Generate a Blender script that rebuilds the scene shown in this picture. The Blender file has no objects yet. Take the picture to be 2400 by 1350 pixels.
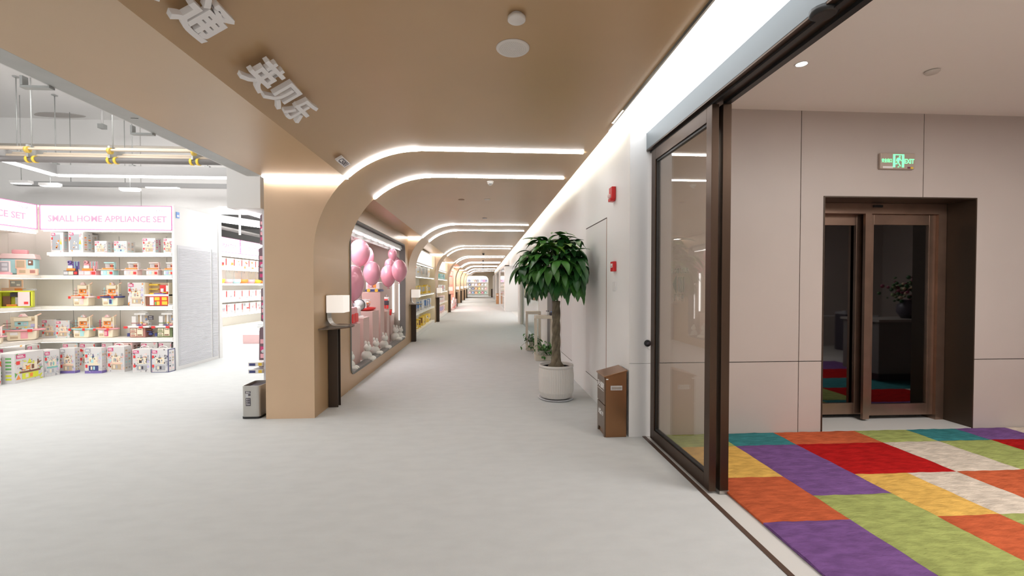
import bpy, bmesh, math, random
from mathutils import Vector, Matrix
random.seed(7)
sc = bpy.context.scene
COL = sc.collection

# ------------------------------------------------------------------ camera
HC, FPX, CY, VX, VY = 1.45, 1040.0, 687.0, 1133.0, 667.0
_p = math.atan((CY-VY)/FPX)
_w = math.atan((1200-VX)*math.cos(_p)/FPX)
CF = Vector((math.sin(_w)*math.cos(_p), math.cos(_w)*math.cos(_p), -math.sin(_p)))
CR = Vector((math.cos(_w), -math.sin(_w), 0))
CU = CR.cross(CF)
CO = Vector((0, 0, HC))
cd = bpy.data.cameras.new('camera'); cam = bpy.data.objects.new('camera', cd); COL.objects.link(cam)
cd.sensor_width = 36; cd.lens = FPX/2400*36; cd.shift_y = (CY-675)/2400; cd.clip_start = .05; cd.clip_end = 200
mt = Matrix((CR, CU, -CF)).transposed().to_4x4(); mt.translation = CO; cam.matrix_world = mt
sc.camera = cam

def at(x, y, ax, v):
    """point of the plane ax=v that the photo shows at pixel x, y"""
    d = CF*FPX + CR*(x-1200) + CU*(CY-y)
    k = 'xyz'.index(ax)
    return CO + d*((v-CO[k])/d[k])

# ------------------------------------------------------------------ world, exposure
wd = bpy.data.worlds.new('world'); sc.world = wd; wd.use_nodes = True
bg = wd.node_tree.nodes['Background']; bg.inputs[0].default_value = (1.0, .99, .97, 1); bg.inputs[1].default_value = 1.05
sc.view_settings.view_transform = 'Standard'; sc.view_settings.look = 'None'
sc.view_settings.exposure = 0.0; sc.view_settings.gamma = 1.0; sc.view_settings.use_curve_mapping = False
sc.cycles.use_denoising = True
sc.cycles.max_bounces = 7; sc.cycles.diffuse_bounces = 5; sc.cycles.glossy_bounces = 3
sc.cycles.transmission_bounces = 4; sc.cycles.transparent_max_bounces = 8
sc.cycles.sample_clamp_indirect = 4.0; sc.cycles.caustics_reflective = False; sc.cycles.caustics_refractive = False

def area(name, loc, sx, sy, power, color=(1, 1, 1), rot=(0, 0, 0)):
    l = bpy.data.lights.new(name, 'AREA'); l.shape = 'RECTANGLE'; l.size = sx; l.size_y = sy
    l.energy = power; l.color = color
    o = bpy.data.objects.new(name, l); o.location = loc; o.rotation_euler = rot; COL.objects.link(o); return o
# shop hall: unseen fill lights added under the ceiling to brighten it
area('hall_fill', (-5.8, 5.8, 4.6), 3.0, 2.6, 120, (1, .985, .97))
area('hall_fill', (-6.4, -.6, 4.6), 4.0, 3.0, 60, (1, .985, .97))
area('hall_fill', (-5.4, 12.5, 3.84), 2.6, 4.6, 260, (1, .985, .96))  # added fill that brightens the next room
area('hall_fill_tilted', (-6.6, 2.6, 4.4), 2.4, .8, 80, (1, .985, .965), (math.radians(62), 0, 0))  # unseen tilted fill added to brighten the upper hall wall
area('lobby_lamp', (4.2, 1.2, 3.08), 2.5, 2.0, 150, (1, .96, .93))
for _k in range(2, 8): area('niche_fill', (-2.12, 4.92+(_k-1)*6.03+3.6, 2.56), .3, 4.2, 105 if _k > 3 else 75, (1, .98, .95))  # hidden fills added in the bays to brighten the far corridor
area('alcove_fill', (1.7, 20.5, 2.42), .3, 5.5, 60, (.97, .99, 1))  # fill added on the alcove side, also for the far corridor
area('shop_window_lamp', (-2.4, 8.2, 2.33), .3, 3.0, 52, (1, .95, .95))

# ------------------------------------------------------------------ materials
MATS = {}
def M(name, col=(.8, .8, .8), rough=.5, metal=0.0, emit=0.0, ecol=None, bump=0.0, bscale=60.0, spec=.5, mott=0.0, mscale=3.0, stretch=None):
    if name in MATS: return MATS[name]
    m = bpy.data.materials.new(name); m.use_nodes = True; nt = m.node_tree; b = nt.nodes['Principled BSDF']
    b.inputs['Base Color'].default_value = (*col, 1); b.inputs['Roughness'].default_value = rough
    b.inputs['Metallic'].default_value = metal; b.inputs['Specular IOR Level'].default_value = spec
    if emit:
        b.inputs['Emission Color'].default_value = (*(ecol or col), 1); b.inputs['Emission Strength'].default_value = emit
    if bump or mott:
        tc = nt.nodes.new('ShaderNodeTexCoord')
        src = tc.outputs['Object']
        if stretch:
            mp = nt.nodes.new('ShaderNodeMapping'); mp.inputs['Scale'].default_value = stretch
            nt.links.new(src, mp.inputs[0]); src = mp.outputs[0]
    if bump:
        n = nt.nodes.new('ShaderNodeTexNoise'); n.inputs['Scale'].default_value = bscale; n.inputs['Detail'].default_value = 4
        bp = nt.nodes.new('ShaderNodeBump'); bp.inputs['Strength'].default_value = bump; bp.inputs['Distance'].default_value = .01
        nt.links.new(src, n.inputs['Vector']); nt.links.new(n.outputs['Fac'], bp.inputs['Height'])
        nt.links.new(bp.outputs[0], b.inputs['Normal'])
    if mott:
        n2 = nt.nodes.new('ShaderNodeTexNoise'); n2.inputs['Scale'].default_value = mscale; n2.inputs['Detail'].default_value = 5
        mx = nt.nodes.new('ShaderNodeMix'); mx.data_type = 'RGBA'
        mx.inputs[6].default_value = (*[c*(1-mott) for c in col], 1); mx.inputs[7].default_value = (*[min(1, c*(1+mott)) for c in col], 1)
        rp = nt.nodes.new('ShaderNodeValToRGB'); rp.color_ramp.elements[0].position = .35; rp.color_ramp.elements[1].position = .65
        nt.links.new(src, n2.inputs['Vector']); nt.links.new(n2.outputs['Fac'], rp.inputs[0])
        nt.links.new(rp.outputs[0], mx.inputs[0]); nt.links.new(mx.outputs[2], b.inputs['Base Color'])
    MATS[name] = m; return m

def glass_mat(name, tint, gloss=.12, rough=.0):
    m = bpy.data.materials.new(name); m.use_nodes = True; nt = m.node_tree; nt.nodes.clear()
    o = nt.nodes.new('ShaderNodeOutputMaterial'); t = nt.nodes.new('ShaderNodeBsdfTransparent'); t.inputs[0].default_value = (*tint, 1)
    g = nt.nodes.new('ShaderNodeBsdfGlossy'); g.inputs['Roughness'].default_value = rough
    lw = nt.nodes.new('ShaderNodeLayerWeight'); pw = nt.nodes.new('ShaderNodeMath'); pw.operation = 'POWER'; pw.inputs[1].default_value = 4
    ad = nt.nodes.new('ShaderNodeMath'); ad.operation = 'MAXIMUM'; ad.inputs[1].default_value = gloss
    mx = nt.nodes.new('ShaderNodeMixShader')
    nt.links.new(lw.outputs['Facing'], pw.inputs[0]); nt.links.new(pw.outputs[0], ad.inputs[0]); nt.links.new(ad.outputs[0], mx.inputs[0])
    nt.links.new(t.outputs[0], mx.inputs[1]); nt.links.new(g.outputs[0], mx.inputs[2]); nt.links.new(mx.outputs[0], o.inputs[0])
    MATS[name] = m; return m

carpet = M('carpet', (.625, .64, .635), .95, bump=.35, bscale=300, spec=.1, mott=.025, mscale=5, stretch=(1, 2.2, 1))
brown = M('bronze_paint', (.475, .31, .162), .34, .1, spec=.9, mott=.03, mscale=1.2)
lit_bronze = M('bronze_paint_lit', (.66, .47, .31), .55, 0, mott=.03, mscale=1.5)  # bronze paint with brighter light on the portal faces mixed into its colour
white = M('white_paint', (.80, .79, .78), .6)
wallwhite = M('white_wall', (.86, .86, .85), .5, mott=.012, mscale=1.5)
panel = M('taupe_panel', (.51, .45, .415), .42, mott=.03, mscale=1.1)
ceil_lobby = M('lobby_ceiling_paint', (.90, .86, .82), .8)
led = M('led', (1, 1, 1), .5, emit=27.0, ecol=(.98, .99, 1))
led_hall = M('led_hall', (1, 1, 1), .5, emit=5.0)
led_bar = M('led_bar', (1, 1, 1), .5, emit=4.0)
led_soft = M('led_cove', (1, .93, .75), .5, emit=38.0, ecol=(1, .95, .80))
sky_mat = M('stretch_ceiling_light', (1, 1, 1), .5, emit=2.6, ecol=(.96, .985, 1))
bronze = M('dark_bronze', (.085, .055, .038), .33, .8, bump=.02, bscale=20)
bronze_lt = M('brushed_bronze', (.33, .22, .165), .32, .85, mott=.12, mscale=4)
black = M('black', (.012, .012, .012), .4)
greyheader = M('grey_metal', (.17, .195, .21), .4, 0)
greybeam = M('galvanised_steel', (.42, .43, .42), .45, .3, mott=.05, mscale=5)
shelfwhite = M('shelf_white', (.90, .875, .82), .45)
hallwhite = M('hall_white', (.86, .85, .84), .7)
steel = M('brushed_steel', (.52, .50, .47), .3, .85, bump=.03, bscale=30)
pinkwall = M('pink_wall', (.84, .68, .66), .6)
marble = M('threshold_stone', (.66, .65, .62), .35)
darkstrip = M('bronze_strip', (.11, .065, .045), .45, .4)
PAL = dict(
    white=(.86, .85, .84), cream=(.86, .76, .58), red=(.78, .05, .05), pink=(.86, .42, .46), palepink=(.90, .68, .66), aqua=(.45, .74, .76),
    teal=(.22, .55, .52), orange=(.90, .30, .06), yellow=(.85, .58, .06), navy=(.06, .07, .22), purple=(.22, .16, .45), grey=(.40, .40, .43), glassgrey=(.38, .41, .44),
    dark=(.07, .06, .08), brown=(.22, .10, .06), green=(.16, .42, .14), peach=(.90, .60, .45), magenta=(.65, .06, .20), olive=(.20, .25, .12),
    lime=(.72, .76, .05), rosewood=(.45, .20, .17), silver=(.6, .6, .62), maroon=(.20, .03, .07), tan=(.55, .42, .28), blue=(.15, .3, .65), lilac=(.55, .5, .75))
def C(n): return M('colour_'+n, PAL[n], .45)

# ------------------------------------------------------------------ mesh builder
class MB:
    def __init__(s): s.bm = bmesh.new(); s.mats = [None]; s.cur = 0; s.X = Matrix()
    def m(s, mat):
        if isinstance(mat, str): mat = C(mat)
        if mat not in s.mats: s.mats.append(mat)
        s.cur = s.mats.index(mat); return s
    def face(s, pts):
        f = s.bm.faces.new([s.bm.verts.new(s.X @ Vector(p)) for p in pts]); f.material_index = s.cur; return f
    def box(s, a, b):
        x0, y0, z0 = [min(i, j) for i, j in zip(a, b)]; x1, y1, z1 = [max(i, j) for i, j in zip(a, b)]
        v = [s.bm.verts.new(s.X @ Vector(p)) for p in [(x0, y0, z0), (x1, y0, z0), (x1, y1, z0), (x0, y1, z0), (x0, y0, z1), (x1, y0, z1), (x1, y1, z1), (x0, y1, z1)]]
        for q in [(0, 3, 2, 1), (4, 5, 6, 7), (0, 1, 5, 4), (1, 2, 6, 5), (2, 3, 7, 6), (3, 0, 4, 7)]:
            f = s.bm.faces.new([v[i] for i in q]); f.material_index = s.cur
        return s
    def prism(s, pts, a, b, axis='y', caps=True):
        """closed outline pts (2d) swept between a and b on axis"""
        def P(p, t):
            return {'x': (t, p[0], p[1]), 'y': (p[0], t, p[1]), 'z': (p[0], p[1], t)}[axis]
        A = [s.bm.verts.new(s.X @ Vector(P(p, a))) for p in pts]; B = [s.bm.verts.new(s.X @ Vector(P(p, b))) for p in pts]
        n = len(pts)
        for i in range(n):
            f = s.bm.faces.new([A[i], A[(i+1) % n], B[(i+1) % n], B[i]]); f.material_index = s.cur
        if caps:
            for L in (A[::-1], B): f = s.bm.faces.new(L); f.material_index = s.cur
        return s
    def sheet(s, pts, a, b, axis='y'):
        for p, q in zip(pts, pts[1:]):
            def P(r, t): return {'x': (t, r[0], r[1]), 'y': (r[0], t, r[1]), 'z': (r[0], r[1], t)}[axis]
            s.face([P(p, a), P(q, a), P(q, b), P(p, b)])
        return s
    def tube(s, path, r, n=8, cap=True):
        path = [Vector(p) for p in path]; rs = r if isinstance(r, (list, tuple)) else [r]*len(path)
        rings = []; up = None
        for i, p in enumerate(path):
            t = (path[min(i+1, len(path)-1)] - path[max(i-1, 0)]).normalized()
            if up is None: up = Vector((0, 0, 1)) if abs(t.z) < .9 else Vector((1, 0, 0))
            sd = t.cross(up).normalized(); up = sd.cross(t).normalized()
            rings.append([s.bm.verts.new(s.X @ (p + (sd*math.cos(k*2*math.pi/n) + up*math.sin(k*2*math.pi/n))*rs[i])) for k in range(n)])
        for A, B in zip(rings, rings[1:]):
            for k in range(n):
                f = s.bm.faces.new([A[k], A[(k+1) % n], B[(k+1) % n], B[k]]); f.material_index = s.cur; f.smooth = True
        if cap:
            for L in (rings[0][::-1], rings[-1]): f = s.bm.faces.new(L); f.material_index = s.cur
        return s
    def lathe(s, prof, c=(0, 0, 0), n=20, sx=1, sy=1, flute=0):
        rings = []
        for r, z in prof:
            rings.append([s.bm.verts.new(s.X @ Vector((c[0]+sx*(r*(1+(flute if k % 2 else 0)))*math.cos(2*math.pi*k/n), c[1]+sy*(r*(1+(flute if k % 2 else 0)))*math.sin(2*math.pi*k/n), c[2]+z))) for k in range(n)])
        for A, B in zip(rings, rings[1:]):
            for k in range(n):
                f = s.bm.faces.new([A[k], A[(k+1) % n], B[(k+1) % n], B[k]]); f.material_index = s.cur; f.smooth = flute == 0
        if prof[0][0] > 1e-4: f = s.bm.faces.new(rings[0][::-1]); f.material_index = s.cur
        if prof[-1][0] > 1e-4: f = s.bm.faces.new(rings[-1]); f.material_index = s.cur
        return s
    def ball(s, c, r, n=12, m=8, sc3=(1, 1, 1)):
        prof = [(max(1e-5, r*math.sin(math.pi*i/m)), -r*math.cos(math.pi*i/m)*sc3[2]) for i in range(m+1)]
        return s.lathe(prof, c, n, sc3[0], sc3[1])
    def cyl(s, a, b, r, n=14): return s.tube([a, b], r, n)
    def text(s, txt, size, ext, mat, X, off=0.0, align='CENTER', xs=1.0, res=2):
        me = text_mesh(txt, size, ext, off, align, res); s.m(mat)
        vs = [s.bm.verts.new(s.X @ (X @ Vector((v.co.x*xs, v.co.y, v.co.z)))) for v in me.vertices]
        for p in me.polygons:
            try: f = s.bm.faces.new([vs[i] for i in p.vertices]); f.material_index = s.cur
            except ValueError: pass
        return s
    def build(s, name, mats=None, parent=None, bevel=0, smooth=False):
        me = bpy.data.meshes.new(name)
        bmesh.ops.remove_doubles(s.bm, verts=s.bm.verts, dist=1e-6) if smooth else None
        s.bm.normal_update(); s.bm.to_mesh(me); s.bm.free()
        s.mats[0] = (C(mats) if isinstance(mats, str) else mats) if mats is not None else (s.mats[1] if len(s.mats) > 1 else white)
        for m in s.mats: me.materials.append(m)
        o = bpy.data.objects.new(name, me); COL.objects.link(o); o.parent = parent
        if bevel:
            b = o.modifiers.new('bevel', 'BEVEL'); b.width = bevel; b.segments = 2; b.limit_method = 'ANGLE'
        if smooth:
            for p in me.polygons: p.use_smooth = True
        return o

_tc = {}
def text_mesh(txt, size, ext, off, align, res=2):
    k = (txt, size, ext, off, align, res)
    if k in _tc: return _tc[k]
    c = bpy.data.curves.new('t', 'FONT'); c.body = txt; c.size = size; c.extrude = ext; c.offset = off; c.resolution_u = res
    c.align_x = align; c.align_y = 'CENTER'
    o = bpy.data.objects.new('t', c); COL.objects.link(o)
    me = bpy.data.meshes.new_from_object(o.evaluated_get(bpy.context.evaluated_depsgraph_get()))
    bpy.data.objects.remove(o); _tc[k] = me; return me
def frame(o, right, up):
    """matrix with text right and text up given, origin o"""
    r = Vector(right).normalized(); u = Vector(up).normalized(); n = r.cross(u)
    X = Matrix((r, u, n)).transposed().to_4x4(); X.translation = Vector(o); return X

def tag(o, label, cat, group=None, kind=None):
    o['label'] = label; o['category'] = cat
    if group: o['group'] = group
    if kind: o['kind'] = kind
    return o
def thing(name, label, cat, loc=(0, 0, 0), rz=0, group=None):
    o = bpy.data.objects.new(name, None); COL.objects.link(o); o.location = loc; o.rotation_euler = (0, 0, rz)
    return tag(o, label, cat, group)
def struct(o): o['kind'] = 'structure'; return o
def dup(root, loc, label, group=None, rz=None):
    r = root.copy(); COL.objects.link(r); r.location = loc; r['label'] = label
    if group: r['group'] = group
    if rz is not None: r.rotation_euler = (0, 0, rz)
    for ch in list(root.children):
        c = ch.copy(); COL.objects.link(c); c.parent = r
        for g in ch.children:
            d = g.copy(); COL.objects.link(d); d.parent = c
    return r
ORD = ['first', 'second', 'third', 'fourth', 'fifth', 'sixth', 'seventh', 'eighth', 'ninth', 'tenth', 'eleventh', 'twelfth', 'thirteenth']

# ------------------------------------------------------------------ main numbers
ZC, ZS, XL, XR, YR = 2.92, 2.60, -1.83, 1.38, 4.13      # vault, soffit, left wall, right wall, lobby wall
Y1, PER, PD, NP = 4.92, 6.03, 1.2, 8
YE = 56.0
AC, AR = (-.68, 1.77), 1.15
def arc(z0=None, n=18):
    """vault outline from the wall (or from height z0) up to the flat ceiling"""
    a0 = math.pi if z0 is None else math.pi - math.asin((z0-AC[1])/AR)
    return [(AC[0]+AR*math.cos(a0+(math.pi/2-a0)*i/n), AC[1]+AR*math.sin(a0+(math.pi/2-a0)*i/n)) for i in range(n+1)]
XS = arc(ZS)[0][0]

# ------------------------------------------------------------------ floor
struct(MB().box((-14, -6, -.1), (1.51, 62, 0)).build('floor', carpet))
struct(MB().box((1.51, YR, -.1), (6, 62, 0)).box((1.51, -6, -.1), (9.5, YR+.5, -.004)).build('floor_lobby', marble))
struct(MB().box((1.51, -3, -.05), (1.543, YR, .004)).build('trim_1', darkstrip))

# ------------------------------------------------------------------ vault ceiling
b = MB()
vault = arc(ZS) + [(1.17, ZC)]
full = arc() + [(1.17, ZC)]
b.sheet(vault, -3.5, Y1)
for k in range(NP):
    y0 = Y1+k*PER
    b.sheet([(XL, 0)]+full, y0, y0+PD) if False else b.sheet(full, y0, y0+PD)
    b.sheet(vault, y0+PD, y0+PER if k < NP-1 else YE)
b.sheet([(1.17, ZC), (1.17, ZC+.045), (1.24, ZC+.045)], -3.5 if False else YR, YE)
o = struct(b.build('ceiling', brown, smooth=True))
o.modifiers.new('es', 'EDGE_SPLIT').split_angle = math.radians(30)
b = MB(); b.box((XS-.0, -3.5, ZS), (-2.34, Y1, ZS+.04))
for k in range(NP):
    y0 = Y1+k*PER+PD; y1 = Y1+(k+1)*PER if k < NP-1 else YE
    b.box((XS, y0, ZS), (-3.1, y1, ZS+.03))
struct(b.build('ceiling_soffit', brown))
# slab above everything so no daylight leaks in, plus the cove's top
struct(MB().box((1.17, YR, ZC+.17), (1.9, YE, ZC+.25)).build('ceiling_cove', wallwhite))
struct(MB().box((-3.3, -3.5, 3.3), (1.9, YE, 3.35)).box((-2.34, -3.5, ZS+.04), (-2.30, YE, 3.3)).build('ceiling_slab', white))

# ------------------------------------------------------------------ portals (left piers and arched faces)
def portal(k):
    y0 = Y1+k*PER
    a = arc()
    zt = ZS
    xs = [p for p in a if p[1] < ZS-1e-4] + [(XS, ZS)]
    out = [(-2.34, 0), (XL, 0)] + xs + [(-2.34, ZS)]
    b = MB().m(lit_bronze)
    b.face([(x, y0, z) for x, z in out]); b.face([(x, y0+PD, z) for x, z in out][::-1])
    b.m(lit_bronze).face([(-2.34, y0, 0), (-2.34, y0+PD, 0), (-2.34, y0+PD, ZS), (-2.34, y0, ZS)][::-1])
    b.m(brown).sheet([(XL, 0), (XL, AC[1])], y0, y0+PD)
    return struct(b.build('trim_%d' % (k+2)))
for k in range(NP): portal(k)
# LED lines along each portal's two edges
wd_led = .045
def strip(k, back):
    y = Y1+k*PER + (PD if back else 0)
    pts = arc(ZS, 24) + [(1.11, ZC)]
    b = MB().m(led)
    inn = [(AC[0]+(p[0]-AC[0])*.985, AC[1]+(p[1]-AC[1])*.985) if p[0] <= AC[0] else (p[0], p[1]-.012) for p in pts]
    inn[0] = (inn[0][0]+.0, ZS)
    w = wd_led if k < 3 else .03
    for (p, q) in zip(inn, inn[1:]):
        b.face([(p[0], y-w, p[1]), (q[0], y-w, q[1]), (q[0], y, q[1]), (p[0], y, p[1])])
        b.face([(p[0], y-w, p[1]), (q[0], y-w, q[1]), (q[0], y-w, q[1]+.012), (p[0], y-w, p[1]+.012)][::-1])
        b.face([(p[0], y, p[1]), (q[0], y, q[1]), (q[0], y, q[1]+.012), (p[0], y, p[1]+.012)])
    if not back: b.box((-2.34, y-w, ZS-.012), (XS+.02, y, ZS-.001))
    o = b.build('ceiling_light_line')
    tag(o, ['white LED line bending along the front edge of the %s brown portal from the entrance', 'white LED line along the back edge of the %s brown portal from the entrance'][back] % ORD[k],
        'ceiling light', 'LED lines on the corridor vault')
for k in range(NP):
    strip(k, 0); strip(k, 1)

# ------------------------------------------------------------------ soffit's steel edge towards the hall
g = tag(MB().m(greybeam).box((-2.50, -3.5, 2.60), (-2.341, Y1-.02, 2.64)).m(white).box((-2.62, -3.5, 2.655), (-2.5, Y1-.02, 2.67)).box((-2.51, -3.5, 2.6), (-2.50, Y1-.02, 2.66)).m(black)
        .box((-2.43, 3.25, 2.598), (-2.38, 3.252, 2.60)).build('shutter_rail'), 'grey galvanised shutter rail along the brown soffit edge', 'rail')
for i, y in enumerate((2.75, 3.55)):
    b = MB().box((-2.66, y, 2.585), (-2.5, y+.035, 2.598)).box((-2.66, y, 2.60), (-2.645, y+.035, 2.654))
    tag(b.build('rail_bracket', greybeam), 'small steel bracket under the grey shutter rail, %s the pipes' % ['farther from', 'nearer to'][i], 'bracket', 'rail brackets')

# ------------------------------------------------------------------ right wall of the corridor
b = MB().m(wallwhite)
b.box((XR, YR, 0), (XR+.3, 11.0, 3.09)).box((XR+.02, 11.0, 2.52), (XR+.3, 17.1, 3.09)).box((XR+.02, 17.1, 2.45), (XR+.3, 24, 3.09))
b.box((XR, 24, 2.5), (XR+.3, YE, 3.09))
b.box((XR-.05, 16.2, 0), (XR+.3, 17.1, 2.52))
struct(b.build('wall_right'))
b = MB().m(white).box((1.9, 17.1, 0), (2.0, 24, 2.5)).box((1.17, 24, 0), (2.0, 25.0, 2.5)).box((1.17, 31, 0), (1.6, 33.5, 2.5)).box((1.17, 24, 2.45), (1.5, YE, 2.5))
b.box((XR+.3, 17.1, 2.45), (2.0, 24, 2.5))
b.box((1.17, 40.5, 0), (1.6, 43, 2.45)).box((1.17, 47, 0), (1.6, YE, 2.45))
struct(b.build('wall_right_far'))
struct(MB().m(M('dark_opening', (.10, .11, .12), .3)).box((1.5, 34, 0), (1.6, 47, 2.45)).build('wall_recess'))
# flush service doors: thin shadow gaps
gap = M('shadow_gap', (.05, .035, .03), .8)
copper = M('copper_edge', (.35, .18, .12), .5, .4)
def service_door(n, y0, y1, z0, z1):
    b = MB().m(gap).box((XR-.002, y0, z1), (XR+.001, y1, z1+.012)).box((XR-.002, y0, z0-.008), (XR+.001, y1, z0))
    b.m(copper).box((XR-.002, y0 if n == 1 else y1, z0), (XR+.001, (y0 if n == 1 else y1)+.014, z1))
    b.m(white).box((XR-.0015, y0+.014, z0), (XR+.001, y1, z1))
    struct(b.build('door_%d' % n))
service_door(1, 4.90, 5.90, .285, 2.19)
service_door(2, 6.85, 7.8, .26, 2.19)
# cove LED: on the hidden top of the vault edge, washing the wall
tag(MB().box((1.185, YR+.02, ZC+.05), (1.235, YE-1, ZC+.06)).build('cove_light', led_soft), 'hidden warm LED strip glowing along the top of the white corridor wall', 'cove light')

# glazed shop front
struct(MB().m(M('cream_frame', (.62, .58, .50), .5)).box((XR, 11.0, 2.46), (XR+.06, 16.2, 2.52)).box((XR, 11.0, 0), (XR+.06, 11.08, 2.5)).box((XR, 16.1, 0), (XR+.06, 16.2, 2.5)).build('window_2'))
gl = glass_mat('shop_glass', (.86, .93, .92), .22)
MB().box((XR+.03, 11.08, .02), (XR+.04, 16.1, 2.46)).build('window_2_pane', gl)['kind'] = 'structure'
tealm = M('teal_cloth', (.10, .30, .32), .6)
struct(MB().m(wallwhite).box((4.0, 9, 0), (4.1, 17.3, 3)).box((1.7, 17.1, 0), (4, 17.3, 3)).box((1.7, 9, 0), (4, 9.1, 3)).box((1.69, 9, 3), (4.1, 17.3, 3.1)).build('wall_shop_room'))
area('shop_room_lamp', (2.9, 13.5, 2.95), 1.5, 3, 45, (.95, 1, 1))
for i in range(5):
    y = 14.6+i*.45
    b = MB().box((3.0, y, .35), (3.35, y+.28, 1.35))
    tag(b.build('hanging_garment', tealm), 'teal garment hung behind the shop glass, %s along the rail' % ORD[i], 'garment', 'teal garments behind the glass')
tag(MB().m('silver').cyl((3.18, 14.3, 1.42), (3.18, 16.95, 1.42), .015).cyl((3.18, 14.35, 0), (3.18, 14.35, 1.42), .015).cyl((3.18, 16.9, 0), (3.18, 16.9, 1.42), .015).build('garment_rail'), 'chrome garment rail behind the corridor shop glass', 'rail')
struct(MB().m(M('far_glass', (.55, .56, .55), .06, .3)).box((1.19, 25.1, .05), (1.2, 31, 2.3)).build('window_3'))

# ------------------------------------------------------------------ lobby: wall with panels, recess, ceiling
b = MB().m(panel)
DX0, DX1, DZ = 3.316, 4.893, 2.30
def pan(x0, x1, z0, z1, g=.004): b.box((x0+g, YR, z0+g), (x1-g, YR+.1, z1-g))
pan(1.635, 3.07, 0, .70); pan(1.635, 3.07, .70, 3.2); pan(3.07, DX0-.0085, 0, .70)
def flat(x0, x1, z0, z1): b.box((x0, YR, z0), (x1, YR+.1, z1))
flat(3.074, DX0-.0125, .704, DZ+.0125); flat(3.074, 4.329, DZ+.0125, 3.196); flat(4.337, DX1+.0125, DZ+.0125, 3.196); flat(DX1+.0125, 7.396, .704, 3.196)
flat(DX1+.0125, 7.396, .004, .696); pan(7.4, 9.5, 0, .7); pan(7.4, 9.5, .7, 3.2)
struct(b.build('wall_lobby'))
struct(MB().m(M('return_wall', (.80, .79, .785), .5)).box((XR+.0, YR-.012, 0), (1.64, YR-.0005, .698)).box((XR+.0, YR-.012, .703), (1.64, YR-.0005, 3.0)).build('wall_return'))
struct(MB().m(gap).box((XR+.31, YR+.02, 0), (DX0-.013, YR+.12, 3.2)).box((DX1+.013, YR+.02, 0), (9.5, YR+.12, 3.2)).box((DX0-.013, YR+.02, DZ+.013), (DX1+.013, YR+.12, 3.2)).build('wall_lobby_core'))
struct(MB().box((1.70, -1.2, 3.13), (9.5, YR, 3.2)).build('ceiling_lobby', ceil_lobby))
struct(MB().m(panel).box((1.70, -1.1, 0), (9.5, -1.0, .7)).box((1.70, -1.1, .71), (9.5, -1.0, 3.2)).box((9.4, -1.1, 0), (9.5, YR, 3.2)).build('wall_lobby_rear'))
struct(MB().m(ceil_lobby).box((1.701, -1.2, 2.86), (1.76, YR, 3.2)).build('wall_transom'))

# bronze recess and sliding doors
b = MB().m(M('recess_bronze', (.075, .053, .038), .35, .5))
RY = 4.62
b.box((DX1, YR-.006, 0), (DX1+.012, RY, DZ)).box((DX0-.012, YR-.006, 0), (DX0, RY, DZ)).box((DX0-.012, YR-.006, DZ), (DX1+.012, RY, DZ+.012))
struct(b.build('trim_door_recess'))
MB_ = MB
def leaf(name, x0, x1, y, label):
    t = thing(name, label, 'door', ((x0+x1)/2, y, 0), 0, 'lobby sliding door leaves')
    h = (x1-x0)/2; z0, z1 = .06, 2.19; s = .075
    MB().box((-h, 0, z0), (-h+s, .045, z1)).box((h-s, 0, z0), (h, .045, z1)).box((-h+s, 0, z0), (h-s, .045, z0+.12)).box((-h+s, 0, z1-.11), (h-s, .045, z1)).build('leaf_frame', bronze_lt, t, .002)
    MB().box((-h+s, .018, z0+.12), (h-s, .026, z1-.11)).build('glass_pane', MATS['dark_mirror_glass'], t)
    return t
M('dark_mirror_glass', (.13, .13, .135), .03, 1.0)
ym = YR+.30
leaf('sliding_door', 3.33, 4.04, ym+.06, 'dark glass sliding door leaf with bronze frame under the recess, left one')
leaf('sliding_door', 4.03, 4.80, ym, 'dark glass sliding door leaf with bronze frame next to the deep bronze jamb, right one')
t = thing('door_operator', 'bronze header rail above the dark glass sliding doors', 'door header', (4.1, ym, 0))
MB().box((-.79, -.03, 2.19), (.79, .12, 2.30)).build('header_box', bronze_lt, t, .003)
MB().box((-.04, -.045, 2.255), (.06, -.03, 2.28)).build('sensor', black, t)
struct(MB().box((DX0, YR-.0, -.004), (DX1, RY, .012)).build('trim_door_sill', marble))
struct(MB().m(black).box((DX0, RY, 0), (DX1, RY+.05, DZ)).build('wall_door_back'))
MB().box((4.80, ym-.03, .012), (4.89, ym+.12, 2.2)).build('trim_jamb', bronze_lt)['kind'] = 'structure'
MB().box((3.985, ym-.03, .03), (4.055, ym, 2.2)).build('trim_mullion', bronze_lt)['kind'] = 'structure'

# ------------------------------------------------------------------ skylight panel, header, glass door
struct(MB().box((1.17, -3.5, 2.885), (1.535, YR-.012, 2.90)).build('ceiling_light_slab', white))
tag(MB().box((1.17, -3.5, 2.875), (1.535, YR-.02, 2.885)).build('light_panel', sky_mat), 'long glowing white stretch ceiling panel beside the brown vault', 'ceiling light')
t = thing('door_header', 'grey and dark bronze header box above the glass sliding door', 'door header', (1.6, 1, 0))
MB().box((-.065, -4, 1.72+.995), (.0, YR-1.013, 2.90)).build('grey_cover', greyheader, t)
MB().box((-.065, -4, 2.705), (.10, YR-1.013, 2.718)).box((.0, -4, 2.718), (.10, YR-1.013, 3.13)).build('track_rail', bronze, t)
MB().box((-.03, -4, 2.69), (.0, YR-1.013, 2.705)).box((.05, -4, 2.685), (.09, 1.98, 2.705)).build('track_lip', black, t)
MB().lathe([(.045, 0), (.06, .01), (.06, .03)], (-.035, .97, 2.685), 16).build('motion_sensor', black, t)
t = thing('glass_door', 'tall clear sliding glass door with dark bronze frame at the lobby threshold', 'door', (1.585, 3.45, 0))
z0, z1, ya, yb = .012, 2.684, -.49, .60
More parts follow.
